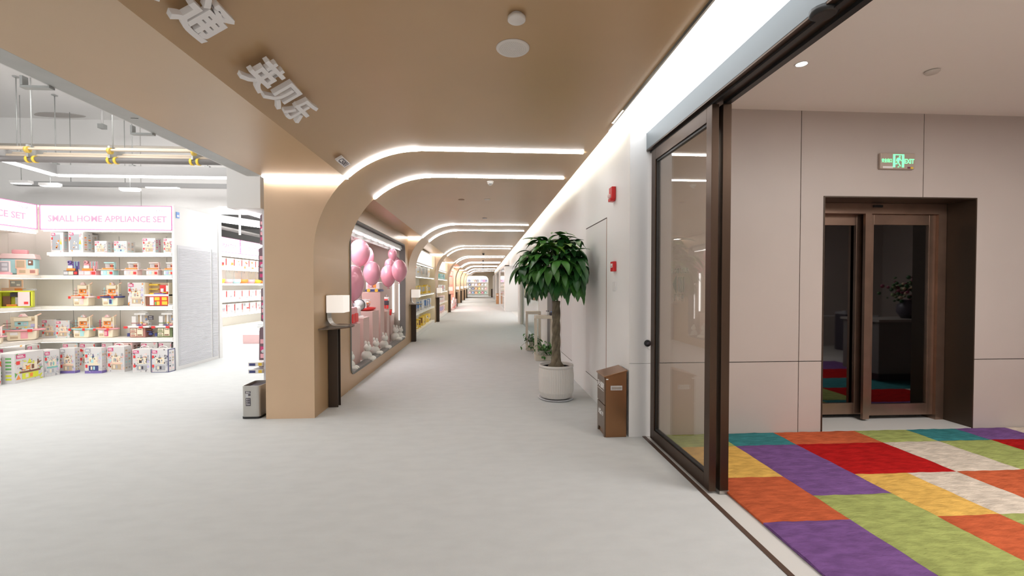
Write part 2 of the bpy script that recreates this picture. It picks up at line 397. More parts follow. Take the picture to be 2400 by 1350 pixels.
MB().box((-.025, ya, z0), (.025, ya+.075, z1)).box((-.025, yb-.09, z0), (.025, yb, z1)).box((-.025, ya+.075, z0), (.025, yb-.09, z0+.10)).box((-.025, ya+.075, z1-.10), (.025, yb-.09, z1)).build('door_frame', bronze, t, .002)
MB().box((-.014, ya+.076, z0+.101), (.014, ya+.09, z1-.101)).box((-.014, yb-.105, z0+.101), (.014, yb-.091, z1-.101)).box((-.014, ya+.09, z0+.101), (.014, yb-.105, z0+.118)).box((-.014, ya+.09, z1-.118), (.014, yb-.105, z1-.101)).build('glazing_bead', black, t)
MB().box((-.004, ya+.075, z0+.1), (.004, yb-.09, z1-.1)).build('glass_pane', glass_mat('door_glass', (.90, .885, .85), .13), t)
dec = M('decal_white', (.9, .9, .9), .6)
b = MB(); X = frame((-.006, .07, 1.47), (0, -1, 0), (0, 0, 1))
X2 = frame((.006, .07, 1.56), (0, 1, 0), (0, 0, 1))
b.text('AUTO DOOR', .055, .0005, dec, X2, .001)
for i in range(4): b.m(dec).box((.005, -.02+i*.03, 1.39), (.006, -.005+i*.03, 1.51))
b.face([(.006, .12, 1.37), (.006, .12, 1.53), (.006, .20, 1.45)])
b.text('自动门', .06, .0005, dec, Matrix.Translation((0, 0, -.22)) @ X2, .001)
b.build('decal', None, t)
t = thing('door_post', 'slim dark bronze post standing right behind the glass door edge', 'post', (1.664, 2.98, 0))
MB().box((-.03, -.03, .021), (.03, .03, 2.684)).build('post_body', bronze, t, .002)
MB().box((-.034, -.034, 0), (.034, .034, .02)).build('post_shoe', steel, t)

# ------------------------------------------------------------------ rug
rugcols = dict(teal=(.045, .20, .21), orange=(.50, .11, .045), green=(.33, .37, .12), purple=(.175, .085, .24), beige=(.60, .52, .43), red=(.40, .012, .012), yellow=(.66, .40, .10))
def rugm(c): return M('rug_'+c, rugcols[c], .95, bump=1.0, bscale=26, spec=.05, mott=.16, mscale=9, stretch=(1, 2.6, 1))
xs = dict(E=1.685, L1=2.238, L2=2.805, La=3.225, L3=3.63, L4=4.17, L5=4.685, L6=5.23, L7=5.8, L8=6.6)
ys = dict(r0=YR-.02, r1=3.79, r2=3.16, r3=2.855, r4=2.55, r5=1.85, r6=1.1)
cells = [('E', 'L1', 'r0', 'r1', 'green'), ('L1', 'L2', 'r0', 'r1', 'teal'), ('L2', 'L3', 'r0', 'r1', 'orange'), ('L3', 'L4', 'r0', 'r1', 'green'), ('L4', 'L5', 'r0', 'r1', 'teal'),
         ('L5', 'L6', 'r0', 'r1', 'purple'), ('L6', 'L7', 'r0', 'r1', 'beige'), ('L7', 'L8', 'r0', 'r1', 'orange'),
         ('E', 'L1', 'r1', 'r2', 'yellow'), ('L1', 'L2', 'r1', 'r3', 'purple'), ('L2', 'L3', 'r1', 'r2', 'red'), ('L3', 'L4', 'r1', 'r2', 'beige'), ('L4', 'L5', 'r1', 'r2', 'green'),
         ('L5', 'L7', 'r1', 'r2', 'red'), ('L7', 'L8', 'r1', 'r2', 'beige'),
         ('E', 'L1', 'r2', 'r4', 'orange'), ('L2', 'La', 'r2', 'r4', 'yellow'), ('La', 'L3', 'r2', 'r4', 'beige'), ('L3', 'L4', 'r2', 'r4', 'orange'), ('L4', 'L5', 'r2', 'r4', 'red'), ('L5', 'L8', 'r2', 'r4', 'teal'),
         ('E', 'L1', 'r4', 'r5', 'purple'), ('L1', 'L2', 'r3', 'r5', 'green'), ('L2', 'La', 'r4', 'r5', 'orange'), ('La', 'L3', 'r4', 'r5', 'green'), ('L3', 'L4', 'r4', 'r5', 'beige'), ('L4', 'L5', 'r4', 'r5', 'purple'),
         ('L5', 'L8', 'r4', 'r5', 'red'), ('E', 'L1', 'r5', 'r6', 'yellow'), ('L1', 'L2', 'r5', 'r6', 'orange'), ('L2', 'L3', 'r5', 'r6', 'beige'), ('L3', 'L5', 'r5', 'r6', 'green'), ('L5', 'L8', 'r5', 'r6', 'purple')]
b = MB()
rnd = random.Random(3)
for a0, a1, r0, r1, c in cells:
    b.m(rugm(c)); x0, x1, y0, y1 = xs[a0], xs[a1], ys[r1], ys[r0]
    nx = max(2, int((x1-x0)/.03)); ny = max(2, int((y1-y0)/.03)); V = []
    for j in range(ny+1):
        row = []
        for i in range(nx+1):
            e = min(i, nx-i, j, ny-j)
            x = x0+(x1-x0)*i/nx; y = y0+(y1-y0)*j/ny
            z = .020 + (.0015*math.sin(x*37+y*9)+.0015*math.sin(y*23-x*14)+rnd.uniform(-.0008, .0008)) - (.007 if e == 0 else 0)
            row.append(b.bm.verts.new((x, y, z)))
        V.append(row)
    for j in range(ny):
        for i in range(nx):
            f = b.bm.faces.new([V[j][i], V[j][i+1], V[j+1][i+1], V[j+1][i]]); f.material_index = b.cur; f.smooth = True
    b.box((x0, y0, 0), (x1, y1, .012))
tag(b.build('rug'), 'thick tufted patchwork rug of coloured rectangles on the lobby floor', 'rug')

# exit sign
t = thing('exit_sign', 'taupe emergency exit sign with green running man on the lobby wall', 'exit sign', (4.035, YR, 2.655))
MB().box((-.18, -.03, -.078), (.18, 0, .078)).build('housing', M('sign_housing', (.47, .39, .33), .4), t, .008)
gr = M('exit_green', (.15, .8, .35), .5, emit=1.3, ecol=(.2, .95, .42))
X = frame((0, -.031, 0), (1, 0, 0), (0, 0, 1))
MB().text('EXIT', .062, .0006, gr, Matrix.Translation((.117, 0, -.004)) @ X, .0015, xs=.80).build('lettering', None, t)
MB().text('安全出口', .040, .0006, gr, Matrix.Translation((-.114, 0, .0)) @ X, .0008, xs=.68).build('lettering', None, t)
b = MB().m(gr)
def q(*p): b.face([(x, -.0315, z) for x, z in p])
q((-.052, -.062), (-.028, -.062), (-.028, .065), (-.052, .065)); q((.040, -.062), (.064, -.062), (.064, .065), (.040, .065)); q((-.028, .055), (.040, .055), (.040, .065), (-.028, .065))
q((.010, .012), (.028, .03), (.000, .032), (-.016, .022)); q((-.016, .022), (-.022, -.002), (-.015, -.004), (-.006, .018)); q((.022, .028), (.038, .002), (.032, -.004), (.012, .02))
q((-.006, .03), (.022, .028), (.010, -.016), (-.010, -.012)); q((-.010, -.012), (-.004, -.030), (-.030, -.034), (-.03, -.024), (-.014, -.02)); q((-.004, -.012), (.010, -.016), (.032, -.050), (.018, -.052))
b.ball((.018, -.0315, .042), .009, 10, 6, (1, .05, 1)); q((-.006, -.062), (.014, -.062), (.006, -.05))
b.build('running_man', None, t)
MB().m('white').box((-.155, -.031, -.072), (-.05, -.03, -.052)).build('sticker', None, t)
MB().m('maroon').box((.10, -.031, -.072), (.13, -.03, -.056)).build('sticker', None, t); MB().m('yellow').box((.133, -.031, -.074), (.16, -.03, -.056)).build('sticker', None, t)

def disc(name, label, cat, loc, prof, mat, group=None, n=32):
    o = MB().lathe(prof, (0, 0, 0), n).build(name, mat); o.location = loc; return tag(o, label, cat, group)
off = M('offwhite_plastic', (.66, .62, .58), .5)
t = thing('ceiling_speaker', 'large flat round white speaker grille in the brown vault', 'speaker', (.184, 2.778, ZC))
MB().lathe([(.001, -.010), (.085, -.010), (.098, -.010), (.104, -.004), (.104, 0)], (0, 0, 0), 40).build('rim', off, t)
b = MB().m(M('grille_grey', (.42, .40, .38), .6))
for r in (.02, .032, .044, .056, .068, .08):
    for k in range(0, int(r*500)):
        a = 2*math.pi*k/int(r*500); b.box((r*math.cos(a)-.0012, r*math.sin(a)-.0012, -.0112), (r*math.cos(a)+.0012, r*math.sin(a)+.0012, -.0101))
b.build('grille', None, t)
t = thing('smoke_detector', 'round white disc detector hanging above the flat speaker grille', 'detector', (.182, 2.44, ZC))
MB().lathe([(.03, -.012), (.035, 0)], (0, 0, 0), 24).build('base', off, t); MB().lathe([(.001, -.034), (.044, -.034), (.049, -.030), (.049, -.014), (.03, -.012)], (0, 0, 0), 32).build('cover', off, t)
t = thing('smoke_detector', 'white domed smoke detector just beyond the second LED line', 'detector', (.099, 6.35, ZC), 0)
MB().lathe([(.045, -.02), (.05, 0)], (0, 0, 0), 24).build('base', off, t); MB().lathe([(.001, -.06), (.02, -.058), (.04, -.035), (.045, -.02)], (0, 0, 0), 24).build('cover', off, t)
MB().box((-.02, -.042, -.048), (.02, -.036, -.04)).build('vent', black, t)
for (x, y, lab, m_) in [(.068, 7.69, 'white flush disc in the vault beyond the smoke detector', off), (-.38, 7.75, 'tan flush disc in the vault left of the white one', M('tan_disc', (.35, .22, .14), .5)), (.03, 9.85, 'grey flush disc in the vault before the second portal', C('grey'))]:
    disc('ceiling_disc', lab, 'ceiling disc', (x, y, ZC), [(.001, -.008), (.05, -.008), (.055, 0)], m_, 'flush ceiling discs', 20)
for i, (x, y) in enumerate([(0, 20.6), (-.02, 26.6), (-.02, 32.6), (-.02, 38.5)]):
    t = thing('dome_camera', 'small black dome camera under the vault in the %s bay from the entrance' % ORD[i+2], 'camera', (x, y, ZC), 0, 'dome cameras')
    MB().lathe([(.05, -.03), (.055, 0)], (0, 0, 0), 16).build('base', off, t); MB().ball((0, 0, -.05), .055, 14, 8).build('dome', black, t)
t = thing('downlight', 'small glowing round downlight in the lobby ceiling', 'downlight', (2.42, 3.263, 3.13))
MB().lathe([(.038, -.003), (.046, -.006), (.05, 0)], (0, 0, 0), 24).build('trim_ring', white, t); MB().lathe([(.001, -.002), (.038, -.003)], (0, 0, 0), 24).build('lens', M('downlight_glow', (1, 1, 1), .5, emit=14, ecol=(1, .96, .9)), t)
o = disc('ceiling_detector', 'cream flat detector disc in the lobby ceiling', 'detector', (3.52, 3.30, 3.13), [(.001, -.022), (.04, -.022), (.05, -.012), (.05, -.006), (.03, 0)], off)

# ------------------------------------------------------------------ letters on the vault
lett = M('letter_face', (.86, .84, .84), .5); lside = M('letter_side', (.50, .45, .56), .5)
ang = math.atan2(.98, -.6)
ctr = Vector((AC[0]+AR*math.cos(ang)-.045, 0, AC[1]+AR*math.sin(ang)-.035))
up = Vector((math.sin(ang), 0, -math.cos(ang))); nr = Vector((-math.cos(ang), 0, -math.sin(ang)))
def letters(chars, ys_, label):
    t = thing('sign_lettering', label, 'lettering', (0, 0, 0), 0, 'company names on the vault')
    for ch, y in zip(chars, ys_):
        p = ctr + nr*.055; p.y = y
        b = MB(); b.text(ch, .215, .015, lett, frame(p, (0, 1, 0), up), .0058, xs=1.08, res=3)
        o = b.build('character', None, t); me = o.data; me.materials.append(lside)
        for f in me.polygons:
            if abs(f.normal.dot(nr)) < .7: f.material_index = 1
letters('英贝乐', (2.71, 2.97, 3.23), 'thick white raised Chinese characters near the portal on the vault edge')
letters('乐通', (1.84, 2.15), 'thick white raised Chinese characters cut off by the picture top')
b = MB(); p = ctr+nr*.045-up*.07; p.y = 4.45
t = tag(b.m('white').m(lett).text('', 1, 0, lett, Matrix()).build('number_plate'), 'small white bay number plate on the vault beside the first LED line', 'number plate') if False else None
X = frame(p, (0, 1, 0), up)
b = MB(); b.X = X; b.m(lett).box((-.13, -.035, -.02), (.13, .035, .0)); b.X = Matrix(); b.text('C5001', .075, .0008, C('dark'), X @ Matrix.Translation((0, 0, .001)), .0012, xs=1.1)
tag(b.build('number_plate'), 'small white plate reading C5001 on the vault beside the first LED line', 'number plate')

# ------------------------------------------------------------------ post tables and lamps at the portals
shade = M('lamp_shade', (.85, .80, .74), .6, emit=.55, ecol=(1, .93, .86))
tb_metal = M('table_bronze', (.16, .115, .085), .35, .75)
band = M('lamp_band', (.36, .34, .31), .3, .7)
postm = M('post_steel', (.075, .055, .042), .4, .6)
for k in range(NP):
    y = Y1+k*PER+.42
    t = thing('post_table', 'dark steel post with small round-ended table top against the %s portal' % ORD[k], 'table', (XL, y, 0), 0, 'post tables at the portals')
    MB().box((.005, 0, 0), (.115, .012, .945)).box((.06, .012, 0), (.07, .09, .945)).box((.005, .09, 0), (.115, .102, .945)).build('post', postm, t)
    out = [(0.002, -.30)] + [(.04+.24*math.cos(a), .05+.34*math.sin(a)) for a in [(-90+i*15)*math.pi/180 for i in range(13)]] + [(0.002, .40)]
    MB().prism(out, .945, .958, 'z').build('table_top', tb_metal, t)
    L = thing('table_lamp', 'white box-shade lamp on a curved metal band on the table at the %s portal' % ORD[k], 'lamp', (XL+.02, y, .958), 0, 'band lamps at the portals')
    MB().box((.0, -.10, .165), (.195, .14, .365)).build('lamp_shade', shade, L, .004)
    pts = [(-.008, .37), (-.008, .12)] + [(.10-.108*math.cos(a), .12-.118*math.sin(a)) for a in [i*math.pi/16 for i in range(1, 9)]] + [(.22, .002)]
    b = MB()
    for (p, q_) in zip(pts, pts[1:]):
        d = Vector((q_[0]-p[0], q_[1]-p[1])).normalized(); n_ = (-d.y*.006, d.x*.006)
        b.prism([p, q_, (q_[0]+n_[0], q_[1]+n_[1]), (p[0]+n_[0], p[1]+n_[1])], -.06, .08, 'y')
    b.build('band', band, L)

# ------------------------------------------------------------------ bay 1: shop window with balloons
def rrect(y0, y1, z0, z1, r, n=6):
    o = []
    for cy, cz, a in [(y1-r, z1-r, 0), (y0+r, z1-r, 90), (y0+r, z0+r, 180), (y1-r, z0+r, 270)]:
        for i in range(n+1):
            t_ = math.radians(a+90*i/n); o.append((cy+r*math.cos(t_), cz+r*math.sin(t_)))
    return o
B0, B1 = Y1+PD, Y1+PER
WY0, WY1, WZ0, WZ1 = 6.22, 10.52, .19, 2.38
inn = rrect(WY0, WY1, WZ0, WZ1, .14)
outr = []
for (y, z) in inn:
    cy, cz = (WY0+WY1)/2, (WZ0+WZ1)/2; dy, dz = (y-cy)/((WY1-WY0)/2), (z-cz)/((WZ1-WZ0)/2)
    m_ = max(abs(dy), abs(dz)); dy /= m_; dz /= m_
    outr.append(((B1+B0)/2+dy*(B1-B0)/2, 1.3+dz*1.3))
b = MB().m(brown)
n = len(inn)
for i in range(n):
    j = (i+1) % n
    b.face([(XL, *inn[i]), (XL, *inn[j]), (XL, *outr[j]), (XL, *outr[i])])
    b.face([(XL, *inn[i]), (XL, *inn[j]), (XL-.10, *inn[j]), (XL-.10, *inn[i])])
struct(b.build('wall_left'))
frm = M('window_frame_grey', (.20, .20, .19), .6, 0, spec=.2)
b = MB(); in2 = rrect(WY0+.035, WY1-.035, WZ0+.035, WZ1-.035, .11)
for i in range(n):
    j = (i+1) % n
    b.face([(XL+.012, *inn[i]), (XL+.012, *inn[j]), (XL+.012, *in2[j]), (XL+.012, *in2[i])][::-1])
    b.face([(XL+.012, *in2[i]), (XL+.012, *in2[j]), (XL-.12, *in2[j]), (XL-.12, *in2[i])][::-1])
    b.face([(XL+.012, *inn[i]), (XL+.012, *inn[j]), (XL, *inn[j]), (XL, *inn[i])])
struct(b.build('window_1_frame', frm))
DXB = -2.84
struct(MB().box((DXB-.05, B0, 0), (DXB, B1, 2.6)).build('wall_display_rear', pinkwall))
struct(MB().box((DXB, WY0-.06, 0), (XL-.02, WY0-.02, 2.5)).build('wall_display_near', pinkwall))
struct(MB().box((DXB, WY1+.0, 0), (XL-.02, WY1+.05, 2.5)).build('wall_display_end', M('display_end', (.38, .34, .29), .5)))
struct(MB().box((DXB, WY0, .15), (XL-.1, WY1, .19)).build('floor_display', white))
struct(MB().box((DXB, WY0, 2.40), (XL-.1, WY1, 2.44)).build('ceiling_display', white))
t = thing('display_light_rail', 'white ladder-shaped light rail along the top of the pink shop window', 'light rail', (-1.98, 6.3, 2.24))
b = MB(); b.box((-.16, 0, .10), (.10, 4.15, .12)).box((-.17, 0, 0), (-.15, 4.15, .1)).box((.09, 0, .02), (.10, 4.15, .12))
for i in range(8): b.box((-.15, .25+i*.52, .02), (.09, .31+i*.52, .10))
b.build('rail_frame', M('rail_grey', (.6, .59, .57), .4), t)
for i in range(7): MB().box((-.06, .36+i*.52, .03), (-.02, .36+i*.52+.38, .05)).build('light_bar', led_bar, t)
MB().box((.05, 0, .0), (.07, 4.1, .012)).build('light_bar', led_bar, t)
for i, x in enumerate((-1.955, -2.10)):
    tag(MB().box((x-.015, WY1-.02, .62 if i == 0 else .8), (x+.015, WY1-.001, 2.02)).build('wall_light_bar', led_bar), 'vertical white LED bar on the end wall of the pink window, %s the corridor' % ['nearer to', 'farther from'][i], 'light bar', 'vertical LED bars')
pkm = M('pedestal_pink', (.66, .475, .43), .5)
peds = [(6.84, 7.35, .83, -2.0, 'holding pink backpacks, closest to the first lamp'), (7.54, 7.92, .89, -2.0, 'under the white megaphone toy'), (8.16, 8.63, .965, -2.0, 'under the orange toy plane'),
        (8.86, 9.2, 1.30, -2.02, 'tallest, under the white toy bus'), (9.30, 9.55, .90, -1.99, 'right behind the tallest one'), (9.64, 9.93, .93, -2.07, 'under the small robot toy'), (10.02, 10.44, .76, -2.07, 'lowest, by the vertical light bars')]
for y0, y1, h, x, lab in peds:
    o = MB().box((x-.36, y0, .19), (x, y1, h)).build('display_pedestal', pkm, None, .004); tag(o, 'pink square display pedestal '+lab, 'pedestal', 'pink display pedestals')
    pass
# balloons
bal = M('balloon_pink', (.74, .34, .43), .2, .15, spec=.8)
bl = [(843, 592, 25, 30, -2.25, 'large glossy pink balloon at the top by the white light rail'), (862, 604, 15, 25, -2.45, 'pink balloon half hidden behind the topmost large one'), (872, 640, 21, 27, -2.03, 'round pink balloon above the white toy bus'),
      (827, 662, 28, 40, -2.02, 'biggest pink balloon cut by the window edge above the first lamp'), (920, 597, 11, 15, -2.0, 'small pink balloon on top of the farther cluster'), (931, 611, 13, 17, -2.05, 'pink balloon behind the small top one of the farther cluster'),
      (913, 621, 12, 15, -2.02, 'small pale pink balloon above the round front one of the farther cluster'), (910, 646, 19, 25, -2.0, 'round pink balloon hanging lowest in the farther cluster'), (936, 634, 19, 25, -1.83, 'pink balloon overlapping the far window frame'), (926, 620, 15, 19, -2.06, 'pink balloon in the middle of the farther cluster')]
for px, py, rx, ry, X_, lab in bl:
    c = at(px, py, 'x', X_); s_ = c.y/1040; r = rx*s_*.93; h = ry*s_
    if X_ > -1.85: c.x = -1.72; c.y *= .94; c.z = 1.45+(c.z-1.45)*.94; r *= .94; h *= .94
    t = thing('balloon', lab, 'balloon', c, 0, 'pink balloons in the shop window')
    prof = [(.001, h)]+[(r*math.sin(a)*(1-.12*max(0, -math.cos(a))), h*math.cos(a)*(1.0 if math.cos(a) > 0 else 1.06)) for a in [math.pi*i/16 for i in range(1, 16)]]+[(.02*r/.15, -h*1.06)]
    MB().lathe(prof[::-1], (0, 0, 0), 24).build('balloon_skin', bal, t)
    MB().lathe([(.030*r/.15, -h*1.06-.035), (.008, -h*1.06-.01), (.018, -h*1.05)], (0, 0, 0), 10).build('knot', bal, t)
# toys on the pedestals
t = thing('backpack_toy', 'clear pink toy backpack with red side, close to the first lamp', 'toy', (-2.10, 7.02, .832), 0, 'pink backpack toys')
MB().prism(rrect(-.10, .10, 0, .26, .06), -.08, .08, 'x').build('pack_body', C('pink'), t, .01); MB().prism(rrect(-.07, .07, .02, .16, .03), .08, .10, 'x').build('pocket', C('red'), t); MB().tube([(0, -.04, .25), (0, -.03, .30), (0, .03, .30), (0, .04, .25)], .008).build('handle', C('palepink'), t)
dup(t, (-2.12, 7.25, .832), 'clear pink toy backpack on the low pedestal, beside the white megaphone')
t = thing('megaphone_toy', 'white toy megaphone with dark-rimmed grey horn on its pedestal', 'toy', (-2.15, 7.7, .89), math.radians(25))
MB().box((-.10, -.12, 0), (.10, .14, .03)).build('base', C('white'), t, .006)
MB().lathe([(.05, 0), (.06, .12), (.045, .16)], (0, -.04, .03), 16).build('body', C('white'), t)
h_ = MB(); h_.X = Matrix.Translation((0, .0, .16)) @ Matrix.Rotation(math.radians(-75), 4, 'X') @ Matrix.Rotation(math.radians(20), 4, 'Y')
h_.m('silver').lathe([(.04, 0), (.055, .10), (.10, .19)], (0, 0, 0), 20); h_.m('dark').lathe([(.10, .185), (.108, .19), (.108, .20), (.09, .20)], (0, 0, 0), 20); h_.build('horn', None, t)
t = thing('plane_toy', 'orange and white toy boat plane with red hull on its pedestal', 'toy', (-2.17, 8.4, .965), math.radians(8))
MB().lathe([(.10, 0), (.16, .03), (.17, .06), (.05, .07)], (0, 0, 0), 20, 1, 1.25).build('hull', C('red'), t); MB().box((-.05, -.2, .14), (.05, .22, .155)).build('wing', C('orange'), t, .004)
MB().ball((0, .03, .12), .07, 14, 8, (.9, 1.5, .8)).build('cabin', C('white'), t); MB().box((-.02, -.2, .06), (.02, -.14, .22)).box((-.09, -.2, .2), (.09, -.14, .215)).build('tail', C('white'), t)
t = thing('bus_toy', 'white toy bus with navy base and orange roof on the tallest pedestal', 'toy', (-2.17, 9.03, 1.30))
MB().box((-.14, -.14, .05), (.13, .15, .20)).build('body', C('white'), t, .02); MB().box((-.15, -.15, .015), (.14, .16, .05)).build('chassis', C('navy'), t, .004)
for dx in (-.08, .07): MB().cyl((dx, -.165, .035), (dx, -.145, .035), .032).build('wheel', C('yellow'), t)
MB().box((-.07, -.10, .20), (.05, .06, .245)).build('roof_box', C('orange'), t, .008); MB().box((-.02, -.146, .09), (.06, -.14, .17)).m('pink').box((-.10, -.146, .09), (-.05, -.14, .16)).build('window', 'orange', t)
t = thing('robot_toy', 'small white red and dark robot toy on the narrow pedestal', 'toy', (-2.1, 9.75, .93))
MB().box((-.05, -.04, 0), (-.01, .03, .08)).box((.01, -.04, 0), (.05, .03, .08)).build('leg', C('red'), t, .005); MB().box((-.055, -.045, .08), (.055, .035, .17)).build('body', C('dark'), t, .008)
MB().box((-.06, -.05, .17), (.06, .04, .25)).build('head', C('white'), t, .015); MB().box((-.045, -.056, .18), (.045, -.05, .205)).build('visor', C('red'), t)
MB().tube([(0, 0, .25), (.01, 0, .30)], .006).build('antenna', C('silver'), t)
t = thing('cup_toy', 'red and clear toy cup on the lowest pink pedestal', 'toy', (-2.1, 10.15, .76))
MB().lathe([(.03, 0), (.045, .13)], (0, 0, 0), 14).build('cup_body', C('red'), t); MB().lathe([(.047, .13), (.047, .145)], (0, 0, 0), 14).build('rim', C('tan'), t)
plaster = M('plaster', (.82, .84, .78), .7)
def plaster_toy(x, y, z, s_, lab, rz=0):
    t = thing('plaster_animal', lab, 'figurine', (x, y, z), rz, 'white plaster animals')
    b = MB(); b.ball((0, 0, .10*s_), .10*s_, 12, 8, (1, .8, 1)); b.ball((.02*s_, 0, .25*s_), .07*s_, 12, 8); b.ball((-.03*s_, .05*s_, .33*s_), .025*s_, 8, 6, (1, .6, 1.6)).ball((.05*s_, -.05*s_, .33*s_), .025*s_, 8, 6, (1, .6, 1.6)).ball((.09*s_, .05*s_, .05*s_), .045*s_, 8, 6, (1.6, 1, 1)).ball((.09*s_, -.05*s_, .05*s_), .045*s_, 8, 6, (1.6, 1, 1))
    b.build('figure', plaster, t)
plaster_toy(-1.92, 7.42, .19, .9, 'white plaster animal on the window floor between the first two pedestals')
plaster_toy(-1.93, 8.03, .19, .85, 'white plaster animal on the window floor beside the plane pedestal')
plaster_toy(-1.93, 8.74, .19, .9, 'white plaster animal on the window floor by the tallest pedestal')
plaster_toy(-1.965, 9.98, .19, 1.0, 'taller white plaster animal before the lowest pedestal')
plaster_toy(-1.94, 10.46, .19, .8, 'white plaster animal at the far end of the pink window')
plaster_toy(-1.95, 6.6, .19, .8, 'white plaster animal at the near end of the pink window')

# ------------------------------------------------------------------ cartons and toys: builders
def carton_mesh(w, d, h, seed, base='white', acc=('aqua', 'peach', 'grey'), win=None, band_=None, edge=None, pic=None, handle=False, tags_=1, detail=1.0):
    """printed carton, base centre at the origin, printed front towards -y"""
    r = random.Random(seed); b = MB(); b.m(M('print_white', (.70, .68, .675), .45) if base == 'white' else base).box((-w/2, 0, 0), (w/2, d, h))
    e = .0012
    def F(u0, v0, u1, v1, c, k=1): b.m(c).face([(-w/2+u0*w, -e*k, v0*h), (-w/2+u1*w, -e*k, v0*h), (-w/2+u1*w, -e*k, v1*h), (-w/2+u0*w, -e*k, v1*h)])
    def T(u, v, s1, s2, a, c, k=1):
        P = [(u+s1*math.cos(a), v+s1*math.sin(a)), (u+s2*math.cos(a+2.1), v+s2*math.sin(a+2.1)), (u+s2*math.cos(a+4.2), v+s2*math.sin(a+4.2))]
        b.m(c).face([(-w/2+min(1, max(0, x))*w, -e*k, min(1, max(0, z))*h) for x, z in P])
    def S(u0, v0, u1, v1, c, k=1): b.m(c).face([(w/2+e*k, u0*d, v0*h), (w/2+e*k, u1*d, v0*h), (w/2+e*k, u1*d, v1*h), (w/2+e*k, u0*d, v1*h)])
    for i in range(int(11*detail)): T(r.choice([r.uniform(0, .25), r.uniform(.75, 1)]), r.uniform(0, 1), r.uniform(.06, .16), r.uniform(.04, .1), r.uniform(0, 6), r.choice(acc))
    if band_: F(0, 0, 1, .10, band_, 1.5); S(0, 0, 1, .10, band_, 1.5)
    if edge:
        F(0, 0, .03, 1, edge, 1.6); F(.97, 0, 1, 1, edge, 1.6); F(0, 0, 1, .02, edge, 1.6); S(0, 0, .06, 1, edge, 1.6); S(.94, 0, 1, 1, edge, 1.6); S(0, .96, 1, 1, edge, 1.6); S(0, 0, 1, .03, edge, 1.6)
    if win:
        F(.10, .12, .74, .88, win, 1.4)
        for i in range(int(6*detail)): u = r.uniform(.25, .6); v = r.uniform(.2, .6); F(u, v, u+r.uniform(.06, .16), v+r.uniform(.04, .1), r.choice(['peach', 'white', 'orange', 'pink']), 2.2)
        F(.74, .12, .86, .6, acc[0], 1.5); T(.8, .45, .2, .1, 1.5, 'yellow', 2.2)
    else:
        pc = pic or ('tan', 'peach', 'grey', 'cream')
        F(.24, .10, .80, .30, pc[0], 2); F(.35, .14, .45, .27, pc[3], 2.6); F(.5, .14, .6, .27, pc[2], 2.6); F(.16, .31, .88, .37, pc[1], 2); F(.27, .37, .76, .64, pc[3], 2); F(.37, .41, .52, .54, pc[2], 2.6); F(.56, .41, .65, .56, pc[1], 2.6); T(.5, .66, .12, .1, 1.57, pc[0], 2)
        for i in range(int(22*detail)):
            u = r.uniform(.16, .80); v = r.uniform(.36, .72); F(u, v, u+r.uniform(.02, .07), v+r.uniform(.015, .05), r.choice(pc+('orange', 'dark', 'pink')), 3)
        for i in range(int(34*detail)):
            u = r.uniform(.03, .93); v = r.uniform(.03, .78); F(u, v, u+r.uniform(.015, .05), v+r.uniform(.012, .04), r.choice(list(acc)+['grey', 'silver', 'tan', 'pink', 'dark']), 1.8)
        for i in range(3):
            u = .82; v = .2+i*.22; F(u, v, u+.1, v+.10, r.choice(['silver', 'lilac', 'grey']), 2)
    F(.05, .82, .36, .95, 'magenta' if not band_ else 'grey', 2.6); F(.08, .89, .28, .92, 'white', 3); F(.08, .85, .32, .87, 'white', 3)
    for i in range(tags_): F(.05, .62-.4*i, .17, .74-.4*i, 'red', 3)
    rows = int(6*detail)+1
    for i in range(rows):
        for j in range(2):
            S(.14+.42*j, .12+i*.8/rows, .38+.42*j+r.uniform(-.05, .05), .12+(i+.55)*.8/rows, r.choice(list(acc)+['grey', 'silver', 'tan']), 2)
    for i in range(rows):
        for j in range(2): b.m(r.choice(list(acc)+['grey', 'silver', 'tan'])).face([(-w/2-e, (.14+.42*j)*d, (.12+i*.8/rows)*h), (-w/2-e, (.14+.42*j)*d, (.12+(i+.55)*.8/rows)*h), (-w/2-e, (.40+.42*j)*d, (.12+(i+.55)*.8/rows)*h), (-w/2-e, (.40+.42*j)*d, (.12+i*.8/rows)*h)])
    if handle:
        b.m('white').tube([(-w*.28, d*.5, h), (-w*.2, d*.5, h+.035), (0, d*.5, h+.05), (w*.2, d*.5, h+.035), (w*.28, d*.5, h)], .006, 6)
    return b
def carton(label, x, y, z, w, d, h, seed, rz=0, group=None, name='toy_carton', **kw):
    o = carton_mesh(w, d, h, seed, **kw).build(name); o.location = (x, y, z+(.0015 if z > 0 else 0)); o.rotation_euler = (0, 0, rz)
    return tag(o, label, 'box', group)

